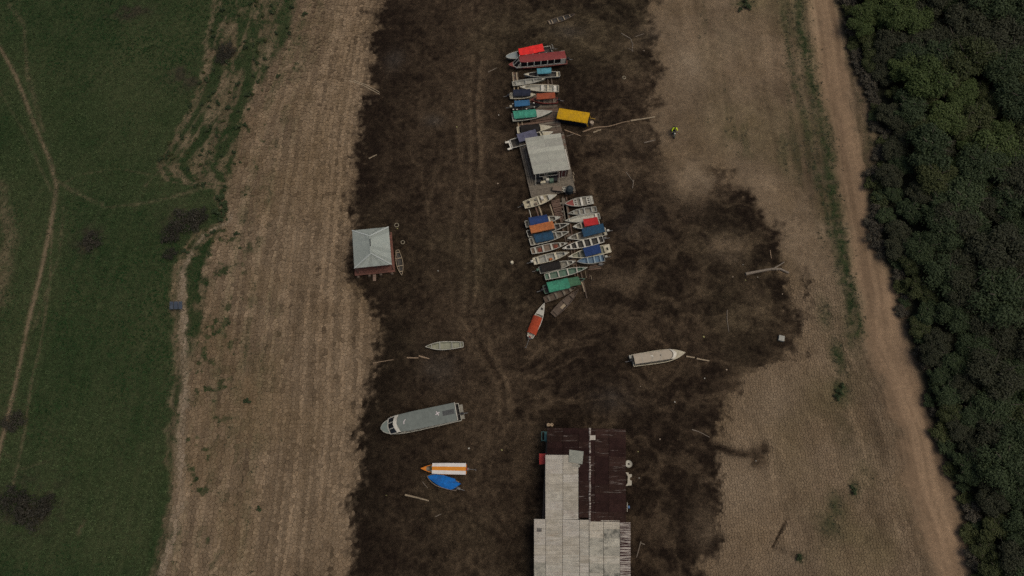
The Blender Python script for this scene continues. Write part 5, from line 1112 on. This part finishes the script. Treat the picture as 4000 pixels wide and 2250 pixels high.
MB().tube([(0, 0, 0), (0, 0, .08), (0, 0, .85), (0, 0, 1.0)], [.5, .54, .54, .35], 16).build('shell', mat('tank_blue', (.026, .034, .038), .2, spec=.1), o); MB().tube([(0, 0, 1.0), (0, 0, 1.06)], .22, 12).build('lid', mat('tank_lid', (.04, .05, .055), spec=.1), o)
for k, (px, py) in enumerate(((2206, 734), (2207, 743))):
    p = P(px, py, .8); o = thing('plastic_basin', 'white basin beside the blue grey tank, %s one' % ('upper' if k == 0 else 'lower'), 'basin', (p.x, p.y, fz)); rows = [[(r_ * math.cos(a_) * 1.25, r_ * math.sin(a_) * .8, z_) for a_ in np.linspace(0, 6.2832, 13)] for r_, z_ in ((.02, .05), (.2, .05), (.26, .3), (.3, .31), (.27, .28), (.2, 0))]
    MB().surf(rows).build('bowl', WHITE, o)
p = P(2179, 739, .8); o = thing('bench_box', 'dark brown bench box on the office deck beside the white basins', 'box', (p.x, p.y, fz), -.12)
MB().box(-.75, .6, -.35, .35, 0, .5).build('body', DKIN, o); MB().box(-.77, .62, -.37, .37, .5, .55).build('lid', BROWNIN, o)

# the deck itself
dq = [P(2026, 562, fz), P(2203, 522, fz), P(2249, 746, fz), P(2075, 771, fz)]; dc = sum(dq, Vector()) / 4; do = Vector((dc.x, dc.y, 0))
dt = thing('floating_deck', 'weathered plank deck carrying the boat office', 'deck', do); n = 34
for k in range(n):
    f0, f1 = k / n, (k + .93) / n; g0 = .13 if k < 26 else 0
    for (u0, u1) in (((g0, 1.0),) if random.random() < .5 else ((g0, .55), (.553, 1.0))):
        q = [dq[0].lerp(dq[1], u).lerp(dq[3].lerp(dq[2], u), f) for u, f in ((u0 + random.uniform(0, .004), f0), (u1 - random.uniform(0, .008), f0), (u1 - random.uniform(0, .008), f1), (u0, f1))]
        j = random.uniform(-.012, .008); MB().hexa([p + Vector((0, 0, -.04 + j)) - do for p in q[::-1]], [p + Vector((0, 0, j)) - do for p in q[::-1]]).build('deck_plank', WOOD if k > 6 else random.choice([WOOD, BWOOD]), dt)
for (u0, u1) in ((0, .035), (.042, .078), (.086, .124)):
    for (f0, f1) in ((0, .3), (.305, .62), (.625, .765)):
        q = [dq[0].lerp(dq[1], u).lerp(dq[3].lerp(dq[2], u), f) for u, f in ((u0, f0), (u1, f0), (u1, f1), (u0, f1))]; j = random.uniform(-.02, .02)
        MB().hexa([p + Vector((0, 0, -.04 + j)) - do for p in q[::-1]], [p + Vector((0, 0, j)) - do for p in q[::-1]]).build('side_plank', WOOD, dt)
for u in (.05, .3, .55, .8, .97):
    a = dq[0].lerp(dq[1], u); c = dq[3].lerp(dq[2], u); MB().tube([Vector((a.x, a.y + .4, .17)) - do, Vector((c.x, c.y - .2, .17)) - do], .22, 8).build('float_log', OLDW, dt)
for py0, py1 in ((673, 682), (684, 708)):
    a, c = P(2238, py0, .9), P(2243, py1, .9); MB().tube([Vector((a.x, a.y, fz)) - do, Vector((a.x, a.y, .95)) - do, Vector((c.x, c.y, .95)) - do, Vector((c.x, c.y, fz)) - do], .05, 6).build('mooring_rail', PALEW, dt)

# upper walkway under the moored boats
uq = [P(2002, 282, .15), P(2150, 290, .15), P(2196, 528, .15), P(2032, 562, .15)]; uc = sum(uq, Vector()) / 4; uo = Vector((uc.x, uc.y, 0))
ut = thing('upper_walkway', 'brown plank walkway under the upper moored boats', 'walkway', uo); n = 30
for k in range(n):
    f0 = k / n; f1 = (k + random.uniform(.75, .95)) / n
    if k < 5: segs = [(.0, .06), (.09, .14)]
    else: segs = random.choice([[(0.02, .98)], [(.3, 1.)], [(.02, .5), (.52, .99)], [(.02, .2), (.35, 1.0)], [(.55, 1.0)]])
    for u0, u1 in segs:
        q = [uq[0].lerp(uq[1], u).lerp(uq[3].lerp(uq[2], u), f) for u, f in ((u0, f0), (u1, f0), (u1, f1), (u0, f1))]; j = random.uniform(-.03, .02)
        MB().hexa([p + Vector((0, 0, -.05 + j)) - uo for p in q[::-1]], [p + Vector((0, 0, j)) - uo for p in q[::-1]]).build('plank', random.choice([BWOOD, WOOD, OLDW]), ut)
for u in (0.0, .1, .9, 1.0):
    a = uq[0].lerp(uq[1], u); c = uq[3].lerp(uq[2], u); MB().tube([Vector((a.x, a.y, .06)) - uo, Vector((c.x, c.y, .06)) - uo], [.13, .11], 7).build('float_log', PALEW if u < .2 else OLDW, ut)
# lower walkway between the two ranks
def line_thing(name, label, cat, segs, m, grp=None):
    a0 = segs[0][0]; o = thing(name, label, cat, (a0.x, a0.y, 0), 0, grp); return o, Vector((a0.x, a0.y, 0))
lt, lo = line_thing('lower_walkway', 'brown log and plank walkway between the two lower ranks of boats', 'walkway', [(P(2190, 770, .1),)], None)
for (a, c, r_, mm, nm) in (((2197, 770), (2246, 1080), .13, OLDW, 'log'), ((2212, 770), (2258, 1090), .12, BWOOD, 'log'), ((2184, 800), (2226, 1050), .12, OLDW, 'log'), ((2170, 785), (2200, 905), .12, BWOOD, 'log'), ((2148, 800), (2178, 900), .11, PALEW, 'log'), ((2104, 806), (2118, 850), .14, PALEW, 'log'), ((2092, 812), (2104, 852), .13, BWOOD, 'log'), ((2262, 1040), (2292, 1165), .12, OLDW, 'log'), ((2268, 1095), (2283, 1140), .13, PALEW, 'log'), ((2066, 818), (2074, 850), .05, WHITE, 'pole')):
    p, q = P(*a, .08), P(*c, .08); MB().tube([p - lo, p.lerp(q, .5) + Vector((.05, 0, .0)) - lo, q - lo], [r_, r_ * .95, r_ * .8], 7).build(nm, mm, lt)
for k in range(13):
    f = k / 12; a = P(2152 + 20 * f, 786 + 72 * f, .2); c = P(2186 + 14 * f, 780 + 70 * f, .2); MB().bar(a - lo, c - lo, .26 + .06 * (k % 3), .05).build('plank', BWOOD, lt)
for k in range(18):
    f = k / 17; a = P(2188 + 48 * f, 795 + 270 * f, .21); c = P(2214 + 42 * f, 790 + 272 * f, .21)
    if k in (6, 7, 12): continue
    MB().bar(a - lo, c - lo, .3, .05).build('plank', random.choice([WOOD, BWOOD, OLDW]), lt)
for (a, c) in (((2200, 775), (2216, 880)), ((2208, 800), (2218, 862))):
    MB().bar(P(*a, .27) - lo, P(*c, .27) - lo, .5, .06).build('walk_board', WOOD, lt)
for px, py, rz in ((2330, 1034, .3), (2349, 1032, .1), (2310, 1070, .5)):
    pass
p = P(2322, 1040, .1); o = thing('raft_scraps', 'broken brown raft boards below the small blue canoe', 'boards', (p.x, p.y, ground_z(p.x, p.y)))
for k in range(6): MB().bar((-.9 + .1 * k, -.5 + .22 * k, .08 + .03 * (k % 2)), (.9 - .15 * k, -.3 + .24 * k, .1 + .03 * (k % 2)), .16, .05).build('board', random.choice([BWOOD, OLDW]), o)
p = P(2345, 1032, .1); o = thing('motor_cover', 'grey engine part lying below the stern of the small blue canoe', 'engine', (p.x, p.y, ground_z(p.x, p.y))); MB().box(-.3, .3, -.22, .22, 0, .4, .08).build('body', STEEL, o); MB().tube([(.3, 0, .2), (.55, .05, .1)], .06, 6).build('shaft', STEEL, o)
p = P(2296, 1072, .1); o = thing('stake_fence', 'leaning stakes beside the bow of the green canoe', 'stakes', (p.x, p.y, ground_z(p.x, p.y)))
for k in range(5): MB().tube([(-.3 + .25 * k, .5 - .2 * k, 0), (-.25 + .25 * k, -.6 - .1 * k, .35)], .035, 5).build('stake', random.choice([OLDW, BWOOD, PALEW]), o)

# ------------------------------------------------------------------ logs, branches, planks on the mud
def log(label, pts, r, m, cat='log', name='driftwood_log', forks=()):
    w_ = [V(a, c, 0) for a, c in pts]; o = thing(name, label, cat, (w_[0].x, w_[0].y, ground_z(w_[0].x, w_[0].y)))
    def loc3(a, c, rr): p = V(a, c, 0); return (p.x - o.location.x, p.y - o.location.y, ground_z(p.x, p.y) - o.location.z + rr * .8)
    q = []
    for k in range(len(pts) - 1):
        for f in (0, .33, .66): q.append((pts[k][0] + (pts[k + 1][0] - pts[k][0]) * f + random.uniform(-.3, .3), pts[k][1] + (pts[k + 1][1] - pts[k][1]) * f + random.uniform(-.3, .3)))
    q.append(pts[-1]); MB().tube([loc3(a, c, r) for a, c in q], [r * (1 - .35 * i / len(q)) * random.uniform(.9, 1.1) for i in range(len(q))], 7).build('stem', m, o)
    for fk in forks: MB().tube([loc3(a, c, r) for a, c in fk], [r * .7] + [r * .4] * (len(fk) - 1), 6).build('branch', m, o)
TANW = mat('tan_wood', (.27, .19, .12), .25, 3, .9, .2, 14, (.13, .09, .06), .5, 1.5); GREYW = mat('grey_driftwood', (.20, .165, .125), .25, 3, .9, .3, 14, (.10, .08, .06), .5, 1.5)
log('long plank walkway running from the yellow canopy boat to the right bank', [(1465, 332), (1495, 322), (1530, 319), (1565, 309)], .11, TANW, 'plank', 'plank_path')
log('pale plank at the bank end of the plank walkway', [(1586, 305), (1648, 295)], .13, PALEW, 'plank', 'plank')
log('thin plank in the middle of the plank walkway', [(1563, 309), (1590, 304)], .07, TANW, 'plank', 'plank')
log('short doubled plank beside the start of the plank walkway', [(1492, 334), (1512, 327)], .12, PALEW, 'plank', 'plank')
log('tan pole pointing away from the office roof corner', [(1420, 327), (1462, 343)], .09, TANW, 'pole', 'pole')
log('thin stick below the tan pole near the office', [(1425, 343), (1443, 337)], .05, GREYW, 'stick', 'stick')
log('lower of two parallel poles at the upper left mud edge', [(880, 206), (915, 217), (955, 238)], .08, PALEW, 'pole', 'pole')
log('upper of two parallel poles at the upper left mud edge', [(890, 205), (922, 215), (955, 233)], .08, PALEW, 'pole', 'pole')
log('forked branch lying up right of the maroon launch', [(1562, 84), (1585, 97), (1592, 112), (1590, 130)], .07, GREYW, 'branch', 'fallen_branch', [[(1594, 130), (1578, 121)]])
log('pale stick right of the forked branch', [(1598, 93), (1620, 85)], .06, GREYW, 'stick', 'stick')
log('long leg of the Y shaped stick right of the office', [(1594, 453), (1591, 474)], .06, GREYW, 'stick', 'stick')
log('short leg of the Y shaped stick right of the office', [(1575, 433), (1594, 459)], .05, GREYW, 'stick', 'stick')
log('big grey forked tree trunk at the right edge of the wet mud', [(1875, 690), (1905, 684), (1940, 678), (1962, 678), (1983, 688)], .2, GREYW, 'log', 'driftwood_log', [[(1945, 677), (1960, 668), (1972, 660)]])
log('short reddish stick above the forked trunk', [(1937, 630), (1940, 650)], .07, TANW, 'stick', 'stick')
log('long thin stick standing upright in the picture right of the channel', [(1829, 780), (1829, 805), (1833, 836)], .06, GREYW, 'stick', 'stick')
log('pale plank in front of the cream launch bow', [(1726, 897), (1747, 900)], .12, PALEW, 'plank', 'plank')
log('farther pale plank in line with the cream launch bow', [(1752, 902), (1784, 908)], .10, PALEW, 'plank', 'plank')
log('thin pole across the left mud edge below the house', [(938, 914), (965, 909), (990, 905)], .07, TANW, 'pole', 'pole')
log('left one of two tan planks below the house', [(1024, 900), (1053, 901)], .11, TANW, 'plank', 'plank')
log('right one of two tan planks below the house', [(1054, 896), (1080, 903)], .11, TANW, 'plank', 'plank')
log('pale plank below the blue tarpaulined boat', [(1019, 1245), (1050, 1252), (1079, 1260)], .13, PALEW, 'plank', 'plank')
log('thin stick between the blue boat and the pale plank', [(1063, 1212), (1076, 1228)], .05, GREYW, 'stick', 'stick')
log('short stick under the pale plank low in the channel', [(1095, 1300), (1110, 1293)], .06, GREYW, 'stick', 'stick')
log('pale stick right of the lower warehouse roof', [(1612, 1362), (1601, 1402)], .07, GREYW, 'stick', 'stick')
log('small stick crossing the end of the pale stick beside the warehouse', [(1612, 1366), (1622, 1370)], .06, GREYW, 'stick', 'stick')
log('short plank left of the grey boat bow', [(982, 1049), (990, 1050)], .08, TANW, 'plank', 'plank')
log('curved branch on the mud above the right bank seep', [(1740, 1080), (1760, 1087), (1785, 1100)], .06, GREYW, 'branch', 'fallen_branch')
log('thin stick on the mud left of the maroon launch', [(1228, 182), (1250, 171)], .06, GREYW, 'stick', 'stick')
log('pale log fragment at the upper left mud edge', [(928, 400), (948, 390)], .10, PALEW, 'log', 'driftwood_log')
log('low pale plank half buried right of the office', [(1620, 360), (1648, 353)], .08, GREYW, 'plank', 'plank')
# pale box right of the channel
p = V(1966, 851, .3); o = thing('styrofoam_box', 'pale square box lying at the right edge of the wet mud', 'box', (p.x, p.y, ground_z(p.x, p.y)), -.25); MB().box(-.36, .36, -.36, .36, 0, .35).build('body', GREY, o); MB().box(-.38, .38, -.38, .38, .352, .42, .03).build('lid', GREY, o)
p = V(1288, 660, .2); o = thing('bucket', 'pale upturned bucket left of the lower boats', 'bucket', (p.x, p.y, ground_z(p.x, p.y))); MB().tube([(0, 0, 0), (0, 0, .3), (0, 0, .33)], [.24, .2, .16], 12).build('shell', CREAM, o); MB().tube([(-.24, 0, .05), (-.3, .1, .02), (-.2, .22, .02)], .015, 5).build('handle', STEEL, o)
# blue shelter on the meadow edge
p = V(450, 773, 1.6); o = thing('blue_shelter', 'small faded blue shelter of three panels at the meadow edge', 'shelter', (p.x, p.y, ground_z(p.x, p.y)), .03)
BS = mat('faded_blue', (.045, .058, .08), .25, 3, .6, .1, 10, (.10, .11, .11), .6, 1.5)
for k in range(3): x0 = -.85 + .58 * k; MB().hexa([(x0, -.5, .85), (x0 + .5, -.5, .85), (x0 + .5, .5, 1.1), (x0, .5, 1.1)], [(x0, -.5, .9), (x0 + .5, -.5, .9), (x0 + .5, .5, 1.15), (x0, .5, 1.15)]).build('panel', BS, o)
for x in (-.82, .75):
    for y, h in ((-.45, .86), (.45, 1.08)): MB().tube([(x, y, -.1), (x, y, h)], .035, 6).build('post', OLDW, o)
# litter specks
LIT = [mat('litter_white', (.38, .36, .30), .1), mat('litter_tan', (.36, .28, .2), .1), mat('litter_yellow', (.32, .30, .12), .1)]
lit_me = []
for k in range(3):
    r2 = random.Random(k); a = [(r_ * math.cos(t), r_ * math.sin(t)) for t, r_ in ((j * 1.05, r2.uniform(.05, .11)) for j in range(6))]
    me = MB().slab(a, 0, .07).mesh('scrap'); lit_me.append(me)
for i in range(38):
    if i < 18: vx, vy = ((1255, 290), (1620, 128), (1435, 128), (1180, 1128), (1110, 1188), (1875, 705), (1906, 697), (1968, 740), (1770, 848), (1772, 952), (1828, 930), (1880, 1080), (1900, 1160), (1575, 1112), (1605, 1136), (1608, 1203), (1660, 1105), (1000, 575))[i]
    else: vx, vy = random.uniform(950, 1900), random.uniform(60, 1430)
    p = V(vx, vy, 0)
    if grid_at(G['dry'], np.array([p.x]), np.array([p.y]))[0] > .6 or (1280 < vx < 1600 and (100 < vy < 800 or vy > 1060)) : continue
    me = lit_me[i % 3]
    if not me.materials: me.materials.append(LIT[i % 3])
    o = link(bpy.data.objects.new('litter_scrap', me)); o.location = (p.x, p.y, ground_z(p.x, p.y) + .01); o.rotation_euler = (random.uniform(-.2, .2), random.uniform(-.2, .2), random.uniform(0, 6)); s_ = random.uniform(.6, 1.5); o.scale = (s_, s_, s_)
    tag(o, 'tiny pale scrap of litter on the dark mud', 'litter', 'litter scattered over the wet mud')

# ------------------------------------------------------------------ motorbike and rider on the right bank
p = P(2633, 512, 1.0); bz = ground_z(p.x, p.y); RZ = -math.pi / 2 + .12          # bike heads towards the viewer
bk = thing('motorbike', 'dark motorbike on the right mud bank carrying a rider', 'motorbike', (p.x, p.y, bz), RZ)
def wheel(x):
    rows = [[(x + (.26 + .055 * math.cos(b_)) * math.cos(a_), .05 * math.sin(b_), .31 + (.26 + .055 * math.cos(b_)) * math.sin(a_)) for b_ in np.linspace(0, 6.2832, 9)] for a_ in np.linspace(0, 6.2832, 21)]
    w_ = bpy.data.objects.new('wheel', None); link(w_, bk); MB().surf(rows).build('tyre', BLACK, w_, None, True)
    mb = MB(); mb.tube([(x, -.06, .31), (x, .06, .31)], .05, 8)
    for k in range(6): a = k * 1.047; mb.bar((x, 0, .31), (x + .24 * math.cos(a), 0, .31 + .24 * math.sin(a)), .02, .02)
    mb.build('rim', STEEL, w_)
wheel(.64); wheel(-.62)
DG = mat('bike_green', (.03, .05, .03), .2, 3, .4); CHR = mat('bike_chrome', (.55, .55, .52), .1, 3, .25, metal=.6)
MB().tube([(.45, 0, .85), (.2, 0, .55), (-.2, 0, .45), (-.55, 0, .62)], .06, 6).build('frame', BLACK, bk); MB().box(-.12, .3, -.14, .14, .28, .58, .05).build('engine', STEEL, bk)
MB().tube([(.42, 0, .82), (.25, 0, .84), (.02, 0, .78)], [.1, .17, .12], 10).build('fuel_tank', DG, bk); MB().box(-.72, .02, -.14, .14, .72, .82, .04).build('seat', BLACK, bk)
for s_ in (-1, 1):
    MB().tube([(.42, s_ * .09, .95), (.64, s_ * .09, .31)], .025, 6).build('fork', CHR, bk)
    MB().tube([(.42, s_ * .05, .98), (.40, s_ * .22, 1.05), (.30, s_ * .38, 1.03)], .018, 6).build('handlebar', BLACK, bk)
    mr = MB().tube([(.40, s_ * .26, 1.04), (.42, s_ * .36, 1.22)], .01, 5).build('mirror_stalk', BLACK, bk); MB().box(.41, .44, s_ * .36 - .06, s_ * .36 + .06, 1.18, 1.27).build('mirror', CHR, mr)
MB().tube([(.48, 0, .9), (.58, 0, .9)], [.12, .1], 10).build('headlight', mat('lamp_glass', (.6, .6, .55), .05, 3, .2), bk); MB().tube([(-.35, .15, .35), (-.8, .17, .4)], .045, 7).build('exhaust', CHR, bk)
MB().hexa([(.42, -.06, .6), (.86, -.06, .55), (.86, .06, .55), (.42, .06, .6)], [(.42, -.06, .66), (.86, -.06, .6), (.86, .06, .6), (.42, .06, .66)]).build('mudguard', DG, bk)

def skin(name, verts, edges, radii, m, parent, root=0, sub=1):
    me = bpy.data.meshes.new(name); me.from_pydata(verts, edges, []); o = bpy.data.objects.new(name, me); col.objects.link(o)
    o.modifiers.new('skin', 'SKIN'); sv = me.skin_vertices[0].data if me.skin_vertices else None
    if sv is None:
        bm = bmesh.new(); bm.from_mesh(me); bm.verts.layers.skin.verify(); bm.to_mesh(me); bm.free(); sv = me.skin_vertices[0].data
    for k, r_ in enumerate(radii): sv[k].radius = (r_, r_) if not isinstance(r_, tuple) else r_
    sv[root].use_root = True; o.modifiers.new('sub', 'SUBSURF').levels = sub; o.modifiers['sub'].render_levels = sub
    dg = bpy.context.evaluated_depsgraph_get(); m2 = bpy.data.meshes.new_from_object(o.evaluated_get(dg)); bpy.data.objects.remove(o); m2.materials.clear(); m2.materials.append(m); m2.name = name
    for pl in m2.polygons: pl.material_index = 0; pl.use_smooth = True
    q = bpy.data.objects.new(name, m2); link(q, parent); return q
pr = thing('person', 'person in a lime yellow jacket and black helmet riding the motorbike', 'person', (p.x, p.y, bz), RZ)
TRO = mat('dark_trousers', (.025, .026, .032), .25, 4, .9); SKN = mat('skin', (.25, .14, .09), .1); LIME = mat('lime_jacket', (.72, .90, .03), .08, 4, .7)
bodyv = [(-.28, 0, .92), (-.24, 0, 1.12), (-.14, 0, 1.34), (-.08, 0, 1.46), (-.05, 0, 1.54), (-.03, 0, 1.66)]; ed = [(0, 1), (1, 2), (2, 3), (3, 4), (4, 5)]; rad = [(.15, .13), (.15, .12), (.16, .13), (.09, .09), (.058, .058), (.09, .09)]
for s_ in (-1, 1):
    b0 = len(bodyv); bodyv += [(-.26, s_ * .11, .88), (.12, s_ * .19, .80), (.0, s_ * .20, .42), (-.02, s_ * .20, .30), (.13, s_ * .21, .27)]; rad += [.105, .075, .05, .042, .04]; ed += [(0, b0), (b0, b0 + 1), (b0 + 1, b0 + 2), (b0 + 2, b0 + 3), (b0 + 3, b0 + 4)]
    b0 = len(bodyv); bodyv += [(-.12, s_ * .2, 1.40), (.03, s_ * .36, 1.22), (.24, s_ * .36, 1.07), (.29, s_ * .36, 1.05)]; rad += [.065, .05, .038, .035]; ed += [(2, b0), (b0, b0 + 1), (b0 + 1, b0 + 2), (b0 + 2, b0 + 3)]
skin('body', bodyv, ed, rad, TRO, pr)
jv = [(-.27, 0, 1.0), (-.22, 0, 1.18), (-.13, 0, 1.36), (-.09, 0, 1.45)]; je = [(0, 1), (1, 2), (2, 3)]; jr = [(.175, .15), (.19, .155), (.215, .17), (.12, .12)]
for s_ in (-1, 1):
    b0 = len(jv); jv += [(-.12, s_ * .22, 1.41), (.02, s_ * .385, 1.24), (.20, s_ * .38, 1.10)]; jr += [.115, .09, .065]; je += [(2, b0), (b0, b0 + 1), (b0 + 1, b0 + 2)]
skin('jacket', jv, je, jr, LIME, pr)
MB().box(-.46, -.26, -.15, .15, 1.02, 1.42, .05).build('backpack', BLACK, pr)
rows = [[(-.02 + .135 * math.sin(t) * math.cos(a_), .12 * math.sin(t) * math.sin(a_), 1.66 + .135 * math.cos(t)) for a_ in np.linspace(0, 6.2832, 17)] for t in np.linspace(.02, 1.95, 8)]
MB().surf(rows).build('helmet', BLACK, pr, None, True); MB().surf([[(-.02 + .139 * math.sin(t) * math.cos(a_), .124 * math.sin(t) * math.sin(a_), 1.66 + .135 * math.cos(t)) for a_ in np.linspace(-.9, .9, 7)] for t in (1.35, 1.6, 1.85)]).build('visor', GLASS, pr)
for s_ in (-1, 1):
    hv = [(.28, s_ * .355, 1.055)]; he = []; hr_ = [.034]
    for f in range(4):
        b0 = len(hv); y = s_ * (.325 + .021 * f); hv += [(.335, y, 1.065), (.355, y, 1.035), (.335, y, 1.012)]; hr_ += [.0095, .009, .008]; he += [(0, b0), (b0, b0 + 1), (b0 + 1, b0 + 2)]
    b0 = len(hv); hv += [(.29, s_ * .315, 1.04), (.32, s_ * .305, 1.015)]; hr_ += [.011, .009]; he += [(0, b0), (b0, b0 + 1)]
    skin('hand', hv, he, hr_, SKN, pr)
